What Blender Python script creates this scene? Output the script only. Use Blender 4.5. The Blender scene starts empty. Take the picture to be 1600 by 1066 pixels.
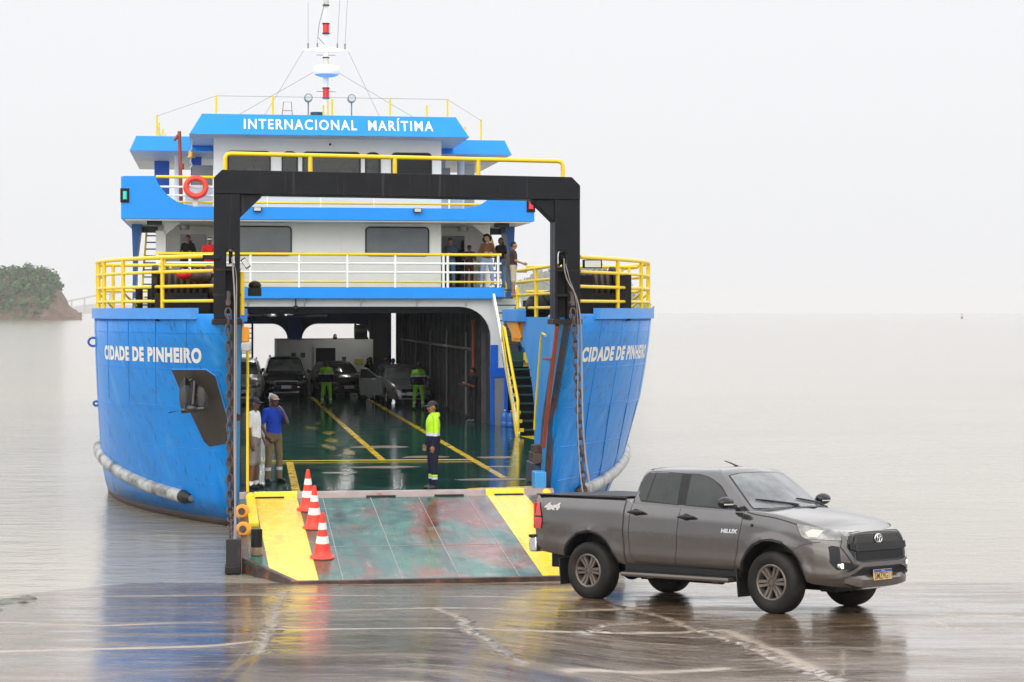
import bpy, bmesh, math, random
import numpy as np
from mathutils import Vector, Matrix
from mathutils.bvhtree import BVHTree
R = math.radians
random.seed(7)
S = bpy.context.scene
# ---------------------------------------------------------------- camera
cam_d = bpy.data.cameras.new('camera'); cam = bpy.data.objects.new('camera', cam_d); S.collection.objects.link(cam)
cam.location = (0, 0, 4.25); cam.rotation_euler = (R(90), 0, 0)
cam_d.sensor_width = 36; cam_d.lens = 36*3111/1600; cam_d.shift_y = -45/1600
cam_d.clip_start = .5; cam_d.clip_end = 30000
S.camera = cam
# ---------------------------------------------------------------- world: overcast sky
SUN_EL, SUN_AZ = R(25), R(196)
W = bpy.data.worlds.new("World"); S.world = W; W.use_nodes = True
nt = W.node_tree; nt.nodes.clear(); N_ = nt.nodes.new; L_ = nt.links.new
out = N_('ShaderNodeOutputWorld'); bg = N_('ShaderNodeBackground'); bg.inputs[1].default_value = .1
sky = N_('ShaderNodeTexSky'); sky.sky_type = 'NISHITA'; sky.sun_disc = False
sky.sun_elevation = SUN_EL; sky.sun_rotation = SUN_AZ; sky.dust_density = 4; sky.air_density = 1
hs = N_('ShaderNodeHueSaturation'); hs.inputs['Saturation'].default_value = .12; L_(sky.outputs[0], hs.inputs['Color'])
tc = N_('ShaderNodeTexCoord'); sx = N_('ShaderNodeSeparateXYZ'); L_(tc.outputs['Generated'], sx.inputs[0])
rp = N_('ShaderNodeValToRGB'); L_(sx.outputs[2], rp.inputs[0])           # cloud deck: paler overhead than at the horizon
e = rp.color_ramp.elements
SKY_H, SKY_Z = 8.4, 14.5
e[0].position = 0.0; e[0].color = (.84*SKY_H/10, .845*SKY_H/10, .87*SKY_H/10, 1)
e[1].position = 1.0; e[1].color = (SKY_Z/10, SKY_Z/10, SKY_Z*1.02/10, 1)
e2 = e.new(.17); e2.color = (.90*SKY_H/10, .905*SKY_H/10, .93*SKY_H/10, 1)
e3 = e.new(.36); e3.color = (1.48, 1.48, 1.49, 1)
mul = N_('ShaderNodeVectorMath'); mul.operation = 'SCALE'; mul.inputs[3].default_value = 10; L_(rp.outputs[0], mul.inputs[0])
mx = N_('ShaderNodeMix'); mx.data_type = 'RGBA'; mx.inputs[0].default_value = .985
L_(hs.outputs[0], mx.inputs[6]); L_(mul.outputs[0], mx.inputs[7]); L_(mx.outputs[2], bg.inputs[0]); L_(bg.outputs[0], out.inputs[0])
# ---------------------------------------------------------------- sun behind the cloud
sd = bpy.data.lights.new('sun', 'SUN'); sd.energy = 1.15; sd.angle = R(70); sd.color = (1, .97, .92)
so = bpy.data.objects.new('sun', sd); S.collection.objects.link(so)
dv = Vector((math.sin(SUN_AZ)*math.cos(SUN_EL), math.cos(SUN_AZ)*math.cos(SUN_EL), math.sin(SUN_EL)))
so.rotation_euler = dv.to_track_quat('Z', 'Y').to_euler()
# ---------------------------------------------------------------- exposure, sampling
S.view_settings.view_transform = 'Standard'; S.view_settings.look = 'None'; S.view_settings.exposure = .32; S.view_settings.gamma = 1
cy = S.cycles; cy.use_denoising = True; cy.max_bounces = 8; cy.diffuse_bounces = 4; cy.glossy_bounces = 4
cy.transmission_bounces = 4; cy.volume_bounces = 2; cy.transparent_max_bounces = 8; cy.sample_clamp_indirect = 3
# ================================================================ materials
def mk(name, col, rough=.5, metal=0, var=.10, vs=1.5, bump=0, bs=40, coat=0, stains=(), rvar=0, rs=3, ior=1.5, spec=.5, emit=0, bstr=None):
    m = bpy.data.materials.new(name); m.use_nodes = True
    t = m.node_tree; b = t.nodes['Principled BSDF']; n = t.nodes.new; l = t.links.new
    b.inputs['Roughness'].default_value = rough; b.inputs['Metallic'].default_value = metal
    b.inputs['IOR'].default_value = ior; b.inputs['Specular IOR Level'].default_value = spec
    if coat: b.inputs['Coat Weight'].default_value = coat; b.inputs['Coat Roughness'].default_value = .06
    c4 = (*col, 1); tcn = n('ShaderNodeTexCoord')
    def noise(scale, st=(1, 1, 1), det=5, ro=.6):
        mp = n('ShaderNodeMapping'); mp.inputs['Scale'].default_value = st; l(tcn.outputs['Object'], mp.inputs[0])
        z = n('ShaderNodeTexNoise'); z.inputs['Scale'].default_value = scale; z.inputs['Detail'].default_value = det
        z.inputs['Roughness'].default_value = ro; l(mp.outputs[0], z.inputs['Vector']); return z.outputs[0]
    def rng(o, a, b2, c, d):
        r = n('ShaderNodeMapRange'); l(o, r.inputs[0])
        for i, v in enumerate((a, b2, c, d)): r.inputs[i+1].default_value = v
        return r.outputs[0]
    cur = None
    if var:
        mxn = n('ShaderNodeMix'); mxn.data_type = 'RGBA'; l(rng(noise(vs), .3, .7, 0, 1), mxn.inputs[0])
        mxn.inputs[6].default_value = (*[max(0, c*(1-var)) for c in col], 1); mxn.inputs[7].default_value = (*[min(1, c*(1+var)) for c in col], 1)
        cur = mxn.outputs[2]
    for (sc, scale, st, lo, hi, amt) in stains:
        mxn = n('ShaderNodeMix'); mxn.data_type = 'RGBA'; l(rng(noise(scale, st), lo, hi, 0, amt), mxn.inputs[0])
        if cur: l(cur, mxn.inputs[6])
        else: mxn.inputs[6].default_value = c4
        mxn.inputs[7].default_value = (*sc, 1); cur = mxn.outputs[2]
    if cur: l(cur, b.inputs['Base Color'])
    else: b.inputs['Base Color'].default_value = c4
    if rvar: l(rng(noise(rs), .3, .7, max(.02, rough-rvar), rough+rvar), b.inputs['Roughness'])
    if bump:
        bp = n('ShaderNodeBump'); bp.inputs['Strength'].default_value = bstr or .5; bp.inputs['Distance'].default_value = bump
        l(noise(bs), bp.inputs['Height']); l(bp.outputs[0], b.inputs['Normal'])
    if emit: b.inputs['Emission Color'].default_value = c4; b.inputs['Emission Strength'].default_value = emit
    return m
RUST = (.11, .035, .015); DARKR = (.045, .02, .012)
M = {}
M['hull'] = mk('hull_blue', (.0, .245, .76), .42, spec=.12, coat=.35, var=.07, vs=.6, bump=.05, bs=1.1, bstr=.5,
   stains=[((.0, .19, .62), 1.3, (3, 3, .3), .52, .66, .6), ((.07, .36, .80), 1.2, (2.2, 2.2, .10), .54, .68, .45), ((.02, .05, .07), 5, (2, 2, .12), .60, .70, .6), ((.09, .035, .02), 3.4, (2.5, 2.5, .10), .62, .70, .6), ((.25, .42, .62), 9, (.3, .3, 1.5), .70, .74, .35), (RUST, 6, (1.5, 1.5, .5), .74, .80, .8)])
M['trim'] = mk('trim_blue', (.05, .27, .72), .4, stains=[((.03, .12, .3), 4, (1, 1, 1), .6, .75, .4)])
M['fascia'] = mk('fascia_blue', (.012, .27, .80), .4, spec=.3, var=.04)
M['innerblue'] = mk('inner_hull_blue', (.04, .27, .66), .45, stains=[(RUST, 3, (2, 2, .6), .6, .75, .6), ((.02, .1, .2), 5, (3, 3, .3), .6, .75, .5)])
M['bluepost'] = mk('post_blue', (.003, .11, .55), .35)
M['darkblue'] = mk('bracket_blue', (.005, .09, .30), .4)
M['boot'] = mk('boot_topping', (.035, .02, .015), .6, bump=.01, bs=20)
M['stem'] = mk('stem_plate', (.02, .06, .12), .5, var=.3, vs=3, stains=[(RUST, 3, (1, 1, .4), .45, .62, .9), ((.01, .012, .014), 4, (1, 1, .4), .5, .7, .7)])
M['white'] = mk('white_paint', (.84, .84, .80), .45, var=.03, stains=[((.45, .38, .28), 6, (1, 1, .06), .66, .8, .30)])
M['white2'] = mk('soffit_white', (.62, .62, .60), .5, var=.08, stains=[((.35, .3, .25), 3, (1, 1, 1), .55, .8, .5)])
M['cream'] = mk('frame_white', (.70, .70, .66), .5, var=.05, stains=[((.4, .35, .28), 5, (1, 1, .1), .64, .8, .3)])
M['grey'] = mk('grey_paint', (.22, .22, .215), .5)
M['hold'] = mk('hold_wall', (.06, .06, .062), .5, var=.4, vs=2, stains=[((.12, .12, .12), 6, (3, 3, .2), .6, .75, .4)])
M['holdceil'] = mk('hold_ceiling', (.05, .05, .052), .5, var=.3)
M['booth'] = mk('booth_paint', (.55, .55, .53), .45, var=.08)
M['yellow'] = mk('yellow_paint', (.84, .58, .008), .35, var=.06, vs=3, stains=[((.4, .2, .03), 9, (1, 1, 1), .66, .8, .5)])
M['orange'] = mk('orange_paint', (.78, .30, .01), .4, var=.1, stains=[(RUST, 8, (1, 1, 1), .58, .75, .6)])
M['lane'] = mk('lane_yellow', (.86, .60, .015), .22, var=.08, vs=1, bump=.002, bs=30, rvar=.12, rs=6, stains=[((.5, .33, .05), 5, (3, .7, 1), .60, .75, .5), ((.82, .72, .35), 3, (1, 1, 1), .6, .8, .4), ((.34, .24, .07), 2.2, (4, .16, 1), .55, .70, .55)])
M['lane2'] = mk('deck_line_yellow', (.75, .48, .02), .2, rvar=.1, rs=4, stains=[((.05, .10, .06), 7, (1, .6, 1), .55, .66, .9)])
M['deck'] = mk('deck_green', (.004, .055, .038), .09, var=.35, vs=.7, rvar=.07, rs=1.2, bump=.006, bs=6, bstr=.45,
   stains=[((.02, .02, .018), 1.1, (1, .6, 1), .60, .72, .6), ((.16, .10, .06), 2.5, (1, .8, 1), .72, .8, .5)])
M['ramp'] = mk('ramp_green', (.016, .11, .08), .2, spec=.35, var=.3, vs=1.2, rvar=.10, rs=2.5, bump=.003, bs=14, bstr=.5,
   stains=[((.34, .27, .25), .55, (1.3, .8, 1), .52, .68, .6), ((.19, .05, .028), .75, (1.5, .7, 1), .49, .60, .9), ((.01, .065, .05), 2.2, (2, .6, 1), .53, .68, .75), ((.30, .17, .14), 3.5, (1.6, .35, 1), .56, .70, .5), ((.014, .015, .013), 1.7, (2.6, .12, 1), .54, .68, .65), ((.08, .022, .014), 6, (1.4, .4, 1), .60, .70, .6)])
M['faded'] = mk('faded_yellow', (.60, .42, .05), .15, stains=[((.006, .06, .042), 9, (1, .5, 1), .40, .54, .95)])
M['rampedge'] = mk('ramp_rust', (.09, .045, .03), .4, var=.3, vs=5, bump=.008, bs=14, stains=[((.015, .013, .012), 3, (1, 1, 1), .45, .6, .8), ((.28, .08, .03), 5, (1, 1, 1), .58, .7, .8)])
M['hinge'] = mk('hinge_pipe_paint', (.30, .24, .23), .35, var=.2, vs=3, stains=[((.5, .15, .06), 4, (1, 1, 1), .6, .7, .7), ((.05, .045, .05), 2, (1, 1, 1), .6, .7, .7)])
M['gantry'] = mk('gantry_black', (.011, .012, .015), .42, spec=.16, var=.25, vs=2, stains=[((.09, .09, .095), 10, (1.5, 1.5, .06), .60, .75, .55)])
M['gantryrust'] = mk('gantry_rusty', (.02, .018, .018), .5, spec=.2, var=.3, vs=3, stains=[((.13, .045, .025), 2, (1, 1, .5), .5, .7, .8)])
M['black'] = mk('black_metal', (.010, .010, .011), .45, spec=.2, var=.2)
M['plateb'] = mk('recess_brown', (.032, .024, .02), .5, var=.3, vs=2, stains=[((.09, .06, .045), 7, (2, 2, .2), .6, .75, .5)])
M['tubelight'] = mk('fluorescent_tube', (1, .98, .94), .4, var=0, emit=45)
M['iron'] = mk('rusty_iron', (.055, .032, .026), .55, var=.35, vs=8, bump=.004, bs=40)
M['rustred'] = mk('red_oxide', (.26, .05, .03), .5, var=.2)
M['cable'] = mk('steel_cable', (.22, .20, .19), .45, metal=.5)
M['glass'] = mk('dark_glass', (.012, .014, .015), .06, var=0)
M['greyglass'] = mk('grey_window_film', (.14, .16, .172), .12, var=.12, vs=1.5)
M['rubber'] = mk('window_rubber', (.006, .006, .007), .5, var=0)
M['fender'] = mk('fender_white', (.42, .42, .40), .5, var=.2, vs=3, stains=[((.05, .045, .04), 2.2, (1, 1, 1), .48, .66, .8)])
M['letter'] = mk('letter_white', (.85, .85, .84), .4, var=.03)
M['anchor'] = mk('anchor_black', (.012, .012, .014), .25, coat=.4, bump=.004, bs=20)
M['red'] = mk('red_lens', (.75, .02, .02), .15, var=0)
M['green'] = mk('green_lens', (.03, .42, .32), .12, var=0, emit=.5)
M['lens'] = mk('lamp_lens', (.55, .55, .50), .15, var=.1)
M['tank'] = mk('tank_blue', (.02, .05, .11), .4)
M['brass'] = mk('brass', (.55, .33, .08), .35, metal=.8)
M['step'] = mk('step_green', (.01, .055, .04), .3)
M['poster'] = mk('notice_yellow', (.42, .36, .05), .5)
M['paper'] = mk('notice_white', (.6, .6, .58), .5)
M['alu'] = mk('galvanised', (.42, .43, .44), .4, metal=.5)
# see-through pane for the wheelhouse
pm = bpy.data.materials.new('bridge_glass'); pm.use_nodes = True; t_ = pm.node_tree; t_.nodes.clear()
o_ = t_.nodes.new('ShaderNodeOutputMaterial'); g_ = t_.nodes.new('ShaderNodeBsdfGlossy'); g_.inputs['Roughness'].default_value = .04
tr = t_.nodes.new('ShaderNodeBsdfTransparent'); tr.inputs[0].default_value = (.5, .53, .53, 1)
fr = t_.nodes.new('ShaderNodeFresnel'); fr.inputs[0].default_value = 1.5; ms = t_.nodes.new('ShaderNodeMixShader')
t_.links.new(fr.outputs[0], ms.inputs[0]); t_.links.new(tr.outputs[0], ms.inputs[1]); t_.links.new(g_.outputs[0], ms.inputs[2]); t_.links.new(ms.outputs[0], o_.inputs[0])
M['bridgeglass'] = pm
# ================================================================ mesh helpers
def frame_of(d, up=(0, 0, 1)):
    d = Vector(d).normalized(); up = Vector(up)
    if abs(d.dot(up)) > .98: up = Vector((0, 1, 0)) if abs(d.y) < .9 else Vector((1, 0, 0))
    a = d.cross(up).normalized(); return a, a.cross(d).normalized(), d
class MB:
    def __init__(s): s.v = []; s.f = []; s.mi = []; s.cur = 0
    def add(s, vs, fs):
        o = len(s.v); s.v += [tuple(p) for p in vs]
        for f in fs: s.f.append(tuple(i+o for i in f)); s.mi.append(s.cur)
        return s
    def mat(s, i): s.cur = i; return s
    def box(s, c, d, rz=0, m=None):
        x, y, z = [k/2 for k in d]
        P = [Vector((a*x, b*y, g*z)) for a in (-1, 1) for b in (-1, 1) for g in (-1, 1)]
        if rz: P = [Matrix.Rotation(rz, 3, 'Z') @ p for p in P]
        if m: P = [m @ p for p in P]
        c = Vector(c)
        return s.add([p+c for p in P], [(0, 1, 3, 2), (4, 6, 7, 5), (0, 4, 5, 1), (2, 3, 7, 6), (0, 2, 6, 4), (1, 5, 7, 3)])
    def bb(s, x0, x1, y0, y1, z0, z1): return s.box(((x0+x1)/2, (y0+y1)/2, (z0+z1)/2), (x1-x0, y1-y0, z1-z0))
    def beam(s, p0, p1, w, h, up=(0, 0, 1)):
        p0, p1 = Vector(p0), Vector(p1); a, b, d = frame_of(p1-p0, up)
        P = [p + a*i*w/2 + b*j*h/2 for p in (p0, p1) for i, j in ((-1, -1), (1, -1), (1, 1), (-1, 1))]
        return s.add(P, [(3, 2, 1, 0), (4, 5, 6, 7), (0, 1, 5, 4), (1, 2, 6, 5), (2, 3, 7, 6), (3, 0, 4, 7)])
    def cyl(s, p0, p1, r0, r1=None, n=12, caps=True):
        r1 = r0 if r1 is None else r1; p0, p1 = Vector(p0), Vector(p1); a, b, d = frame_of(p1-p0)
        P = [p + (a*math.cos(t)+b*math.sin(t))*r for p, r in ((p0, r0), (p1, r1)) for t in [2*math.pi*i/n for i in range(n)]]
        F = [(i, (i+1) % n, n+(i+1) % n, n+i) for i in range(n)]
        if caps: F += [tuple(range(n-1, -1, -1)), tuple(range(n, 2*n))]
        return s.add(P, F)
    def tube(s, pts, r, n=8, closed=False, caps=True):
        pts = [Vector(p) for p in pts]; k = len(pts); P = []; rr = r if isinstance(r, (list, tuple)) else [r]*k
        a0 = None
        for i, p in enumerate(pts):
            d = (pts[(i+1) % k]-pts[i-1]) if (closed or 0 < i < k-1) else (pts[1]-pts[0] if i == 0 else pts[-1]-pts[-2])
            d.normalize()
            if a0 is None: a, b, _ = frame_of(d)
            else:
                a = a0 - d*a0.dot(d)
                a = a.normalized() if a.length > 1e-6 else frame_of(d)[0]
                b = a.cross(d)
            a0 = a
            P += [p+(a*math.cos(2*math.pi*j/n)+b*math.sin(2*math.pi*j/n))*rr[i] for j in range(n)]
        F = [(i*n+j, i*n+(j+1) % n, ((i+1) % k)*n+(j+1) % n, ((i+1) % k)*n+j) for i in range(k if closed else k-1) for j in range(n)]
        if caps and not closed: F += [tuple(range(n-1, -1, -1)), tuple(range((k-1)*n, k*n))]
        return s.add(P, F)
    def lathe(s, prof, c=(0, 0, 0), axis=(0, 0, 1), n=24, a0=0, a1=2*math.pi):
        a, b, d = frame_of(axis); c = Vector(c); full = abs(a1-a0-2*math.pi) < 1e-6; k = len(prof); m = n if full else n+1; P = []
        for j in range(m):
            t = a0+(a1-a0)*j/n; q = a*math.cos(t)+b*math.sin(t)
            P += [c+q*r+d*h for r, h in prof]
        F = [(j*k+i, ((j+1) % m)*k+i, ((j+1) % m)*k+i+1, j*k+i+1) for j in range(n) for i in range(k-1)]
        return s.add(P, F)
    def prism(s, poly, ext):
        poly = [Vector(p) for p in poly]; ext = Vector(ext); n = len(poly)
        return s.add(poly+[p+ext for p in poly], [tuple(range(n-1, -1, -1)), tuple(range(n, 2*n))]+[(i, (i+1) % n, n+(i+1) % n, n+i) for i in range(n)])
    def sph(s, c, r, n=14, m=10):
        c = Vector(c); r = (r, r, r) if not isinstance(r, (tuple, list)) else r
        P = [c+Vector((0, 0, -r[2]))]
        for i in range(1, m):
            t = -math.pi/2+math.pi*i/m
            P += [c+Vector((r[0]*math.cos(t)*math.cos(2*math.pi*j/n), r[1]*math.cos(t)*math.sin(2*math.pi*j/n), r[2]*math.sin(t))) for j in range(n)]
        P.append(c+Vector((0, 0, r[2]))); T = len(P)-1
        F = [(0, 1+(j+1) % n, 1+j) for j in range(n)]
        for i in range(m-2): F += [(1+i*n+j, 1+i*n+(j+1) % n, 1+(i+1)*n+(j+1) % n, 1+(i+1)*n+j) for j in range(n)]
        F += [(T, 1+(m-2)*n+j, 1+(m-2)*n+(j+1) % n) for j in range(n)]
        return s.add(P, F)
    def loft(s, rings, closed=True, cap0=False, cap1=False):
        n = len(rings[0]); P = [p for r in rings for p in r]; m = n if closed else n-1
        F = [(i*n+j, i*n+(j+1) % n, (i+1)*n+(j+1) % n, (i+1)*n+j) for i in range(len(rings)-1) for j in range(m)]
        if cap0: F.append(tuple(range(n-1, -1, -1)))
        if cap1: F.append(tuple(range((len(rings)-1)*n, len(rings)*n)))
        return s.add(P, F)
    def mesh(s, name):
        me = bpy.data.meshes.new(name); me.from_pydata(s.v, [], s.f); me.polygons.foreach_set('material_index', s.mi)
        bm = bmesh.new(); bm.from_mesh(me); bmesh.ops.recalc_face_normals(bm, faces=bm.faces); bm.to_mesh(me); bm.free()
        return me
    def build(s, name, mats, parent=None, smooth=35, bevel=0, seg=2, solid=0):
        me = s.mesh(name); return link(name, me, mats, parent, smooth, bevel, seg, solid)
def link(name, me, mats, parent=None, smooth=35, bevel=0, seg=2, solid=0):
    for m in (mats if isinstance(mats, (list, tuple)) else [mats]): me.materials.append(M[m] if isinstance(m, str) else m)
    if smooth: me.shade_smooth(); me.set_sharp_from_angle(angle=R(smooth))
    o = bpy.data.objects.new(name, me); S.collection.objects.link(o); o.parent = parent
    if solid: k = o.modifiers.new('s', 'SOLIDIFY'); k.thickness = solid; k.offset = -1
    if bevel: k = o.modifiers.new('b', 'BEVEL'); k.width = bevel; k.segments = seg; k.limit_method = 'ANGLE'; k.angle_limit = R(40)
    return o
def evmesh(o):
    bpy.context.view_layer.update()
    dg = bpy.context.evaluated_depsgraph_get(); return bpy.data.meshes.new_from_object(o.evaluated_get(dg), depsgraph=dg)
def apply_mods(o):
    me = evmesh(o); old = o.data; o.modifiers.clear(); o.data = me; bpy.data.meshes.remove(old); return o
def cut(o, cutters):
    for c in cutters:
        c.parent = o.parent; k = o.modifiers.new('c', 'BOOLEAN'); k.operation = 'DIFFERENCE'; k.solver = 'EXACT'; k.object = c
    apply_mods(o)
    for c in cutters: bpy.data.objects.remove(c)
    return o
def bvh_of(o):
    me = evmesh(o); b = BVHTree.FromPolygons([v.co.copy() for v in me.vertices], [tuple(p.vertices) for p in me.polygons]); bpy.data.meshes.remove(me); return b
def tag(o, label=None, cat=None, group=None, kind=None):
    if label: o['label'] = label
    if cat: o['category'] = cat
    if group: o['group'] = group
    if kind: o['kind'] = kind
    return o
def empty(name, loc=(0, 0, 0), rot=(0, 0, 0), **k):
    o = bpy.data.objects.new(name, None); S.collection.objects.link(o); o.location = loc; o.rotation_euler = rot; o.empty_display_size = .3
    return tag(o, **k)
def copy_tree(o, parent=None):
    c = o.copy(); S.collection.objects.link(c); c.parent = parent
    for ch in list(o.children): copy_tree(ch, c)
    return c
def rrect(x0, x1, z0, z1, r, n=5, corners=(1, 1, 1, 1)):     # rounded rectangle in 2D: bl, br, tr, tl
    P = []
    for (cx, cz, a, on) in ((x0, z0, 180, corners[0]), (x1, z0, 270, corners[1]), (x1, z1, 0, corners[2]), (x0, z1, 90, corners[3])):
        if not on: P.append((cx, cz)); continue
        ox = cx + (r if cx == x0 else -r); oz = cz + (r if cz == z0 else -r)
        P += [(ox+r*math.cos(R(a+90*i/n)), oz+r*math.sin(R(a+90*i/n))) for i in range(n+1)]
    return P
def ring2(outer, inner, f0, f1):            # frame between two loops, f0/f1 map 2D to 3D front and back
    mb = MB(); n = len(outer); P = [f0(p) for p in outer]+[f0(p) for p in inner]+[f1(p) for p in outer]+[f1(p) for p in inner]; F = []
    for i in range(n):
        j = (i+1) % n; F += [(i, j, n+j, n+i), (2*n+i, 3*n+i, 3*n+j, 2*n+j), (i, 2*n+i, 2*n+j, j), (n+i, n+j, 3*n+j, 3*n+i)]
    return mb.add(P, F)
def drape(poly, org, ax, ay, dr, bvh, off=.003, maxl=.06, thick=0, tri=None):
    """lay a flat outline onto a surface: points org+ax*x+ay*y sent along dr until they meet it"""
    bm = bmesh.new(); org, ax, ay, dr = Vector(org), Vector(ax), Vector(ay), Vector(dr).normalized()
    if tri:
        vs = [bm.verts.new((p[0], p[1], 0)) for p in tri[0]]
        for f in tri[1]:
            try: bm.faces.new([vs[i] for i in f])
            except ValueError: pass
    else:
        vs = [bm.verts.new((x, y, 0)) for x, y in poly]; bm.faces.new(vs)
    bmesh.ops.triangulate(bm, faces=bm.faces)
    for _ in range(7):
        es = [e for e in bm.edges if e.calc_length() > maxl]
        if not es: break
        bmesh.ops.subdivide_edges(bm, edges=es, cuts=1); bmesh.ops.triangulate(bm, faces=[f for f in bm.faces if len(f.verts) > 3])
    bm.verts.ensure_lookup_table(); ok = {}
    for v in bm.verts:
        p = org+ax*v.co.x+ay*v.co.y; h, nn, _, _ = bvh.ray_cast(p, dr)
        if h is None: continue
        if nn.dot(dr) > 0: nn = -nn
        ok[v] = h+nn*off
    for v in list(bm.verts):
        if v in ok: v.co = ok[v]
    bad = [v for v in bm.verts if v not in ok]
    if bad: bmesh.ops.delete(bm, geom=bad, context='VERTS')
    me = bpy.data.meshes.new('drape'); bm.to_mesh(me); bm.free()
    mb = MB(); mb.add([v.co for v in me.vertices], [tuple(p.vertices) for p in me.polygons]); bpy.data.meshes.remove(me); return mb
def flat_n(me, d):                           # make the faces look against direction d
    return me
def text_geo(s, size=1, bold=.02, sx=1, spacing=1):
    c = bpy.data.curves.new('t', 'FONT'); c.body = s; c.size = size; c.offset = bold; c.space_character = spacing; c.resolution_u = 4
    o = bpy.data.objects.new('t', c); S.collection.objects.link(o); me = evmesh(o)
    V = [(v.co.x*sx, v.co.y) for v in me.vertices]; F = [tuple(p.vertices) for p in me.polygons]
    bpy.data.objects.remove(o); bpy.data.curves.remove(c); bpy.data.meshes.remove(me); return V, F
# ================================================================ setting: slipway, water, far shores, haze
def gz(y, x=0):
    q = max(0, min(1, (x+1)/3.2)); q = q*q*(3-2*q); k = .092-.032*q            # the slip is a little flatter on the side where the truck stands
    w = 1/(1+math.exp(-(y-28.5)/.7)); z = (1-w)*(.26+k*(28.5-max(y, 14)))+w*(.26-.094*(y-28.5))
    return max(min(z, 2.4), -1.2)
rng = np.random.default_rng(3)
def nz2(X, Y, cell, seed):                  # smooth value noise
    r = np.random.default_rng(seed); T = r.random((256, 256)); x = X/cell; y = Y/cell
    xi = np.floor(x).astype(int); yi = np.floor(y).astype(int); fx = x-xi; fy = y-yi; fx = fx*fx*(3-2*fx); fy = fy*fy*(3-2*fy)
    g = lambda a, b: T[a % 256, b % 256]
    return (g(xi, yi)*(1-fx)+g(xi+1, yi)*fx)*(1-fy)+(g(xi, yi+1)*(1-fx)+g(xi+1, yi+1)*fx)*fy
def pix(px, py):                             # where a spot seen on the slipway lies
    a, ez = (px-800)/3111, -(py-488)/3111; t = 26.
    for _ in range(60): t = .5*t+.5*(gz(t, a*t)-4.25)/ez
    return (a*t, t)
xs = np.concatenate([np.linspace(-60, -9.2, 18), np.arange(-9, 9.01, .04), np.linspace(9.2, 60, 18)])
ys = np.concatenate([np.linspace(-60, 17, 16), np.arange(17.4, 33.6, .035), np.linspace(34, 48, 10)])
X, Y = np.meshgrid(xs, ys); Z = np.vectorize(gz)(Y, X)
JW = np.zeros_like(X); D = np.zeros_like(X)
def seg_d(X, Y, pts):
    d = np.full(X.shape, 9.)
    for (ax, ay), (bx, by) in zip(pts[:-1], pts[1:]):
        vx, vy = bx-ax, by-ay; L = vx*vx+vy*vy+1e-9; t = np.clip(((X-ax)*vx+(Y-ay)*vy)/L, 0, 1)
        d = np.minimum(d, np.hypot(X-ax-t*vx, Y-ay-t*vy))
    return d
wob = (nz2(X, Y, .35, 5)-.5)*.10+(nz2(X, Y, .11, 6)-.5)*.05
WX, WY = X+wob, Y+(nz2(X, Y, .3, 8)-.5)*.07+(nz2(X, Y, .09, 9)-.5)*.03
pp = lambda *q: [pix(*p) for p in q]
joints = [pp((-60, 934), (400, 930), (820, 934)), pp((430, 956), (900, 954), (1000, 950)), pp((440, 984), (700, 982), (1120, 984)), pp((-60, 1020), (300, 1010), (420, 1002)),
   pp((-60, 1052), (380, 1046), (720, 1040), (1130, 1044)), pp((1460, 960), (1700, 966)), pp((1130, 984), (1280, 1046)), pp((0, 972), (160, 978), (330, 972))]
cracks = [pp((445, 925), (432, 950), (424, 985), (400, 1018), (376, 1046), (350, 1080)), pp((684, 952), (720, 968), (745, 992), (785, 1018), (830, 1048), (850, 1080)),
   pp((960, 946), (1040, 966), (1085, 984), (1140, 1000), (1200, 1026), (1270, 1050), (1360, 1090)), pp((1094, 908), (1160, 925), (1230, 946)), pp((1380, 928), (1450, 942), (1500, 954)),
   pp((1560, 984), (1500, 986), (1472, 974), (1500, 964), (1620, 962)), pp((910, 990), (940, 978), (1010, 972))]
fine = (nz2(X, Y, .06, 11)-.5)
for j in joints:
    d = seg_d(WX, WY, j); JW = np.maximum(JW, np.exp(-(d/.095)**2)*(.55+.45*nz2(X, Y, .5, 21))); D -= .012*np.exp(-(d/.03)**2)
for j in cracks:
    d = seg_d(WX, WY, j); JW = np.maximum(JW, np.exp(-(d/.055)**2)*(.25+.75*nz2(X, Y, .12, 22))*.85); D -= .028*np.exp(-(d/.04)**2)*nz2(X, Y, .07, 23)
    D += .012*np.exp(-((d-.1)/.05)**2)*nz2(X, Y, .09, 24)
D += .010*(nz2(X, Y, 1.1, 1)-.5)+.004*(nz2(X, Y, .25, 2)-.5)+.0012*fine
inner = (np.abs(X) < 9.1) & (Y > 17.3) & (Y < 33.7); D[~inner] = 0; JW[~inner] = 0
Z = Z + D
# concrete ends at a ragged edge on the left; the bank drops away there
edge = np.interp(Y, [17, 22, 26.5, 27.6, 29, 30.5, 34], [-9.6, -8.1, -6.9, -6.75, -6.45, -6.15, -5.4])
Z = np.where((X < edge) & (Y > 24.5), Z-np.clip((edge-X)*.9, 0, .55)*np.clip((Y-24.5)/1.5, 0, 1), Z)
ny, nx = X.shape; V = np.stack([X, Y, Z], -1).reshape(-1, 3); idx = np.arange(nx*ny).reshape(ny, nx)
Fq = np.stack([idx[:-1, :-1], idx[:-1, 1:], idx[1:, 1:], idx[1:, :-1]], -1).reshape(-1, 4)
me = bpy.data.meshes.new('slipway'); me.vertices.add(len(V)); me.vertices.foreach_set('co', V.ravel().astype(np.float32))
me.loops.add(Fq.size); me.loops.foreach_set('vertex_index', Fq.ravel().astype(np.int32)); me.polygons.add(len(Fq))
me.polygons.foreach_set('loop_start', np.arange(0, Fq.size, 4, dtype=np.int32)); me.update(calc_edges=True); me.validate()
at = me.attributes.new('sand', 'FLOAT', 'POINT'); at.data.foreach_set('value', JW.ravel().astype(np.float32))
gm = bpy.data.materials.new('wet_concrete'); gm.use_nodes = True; t = gm.node_tree; b = t.nodes['Principled BSDF']; n = t.nodes.new; l = t.links.new
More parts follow.
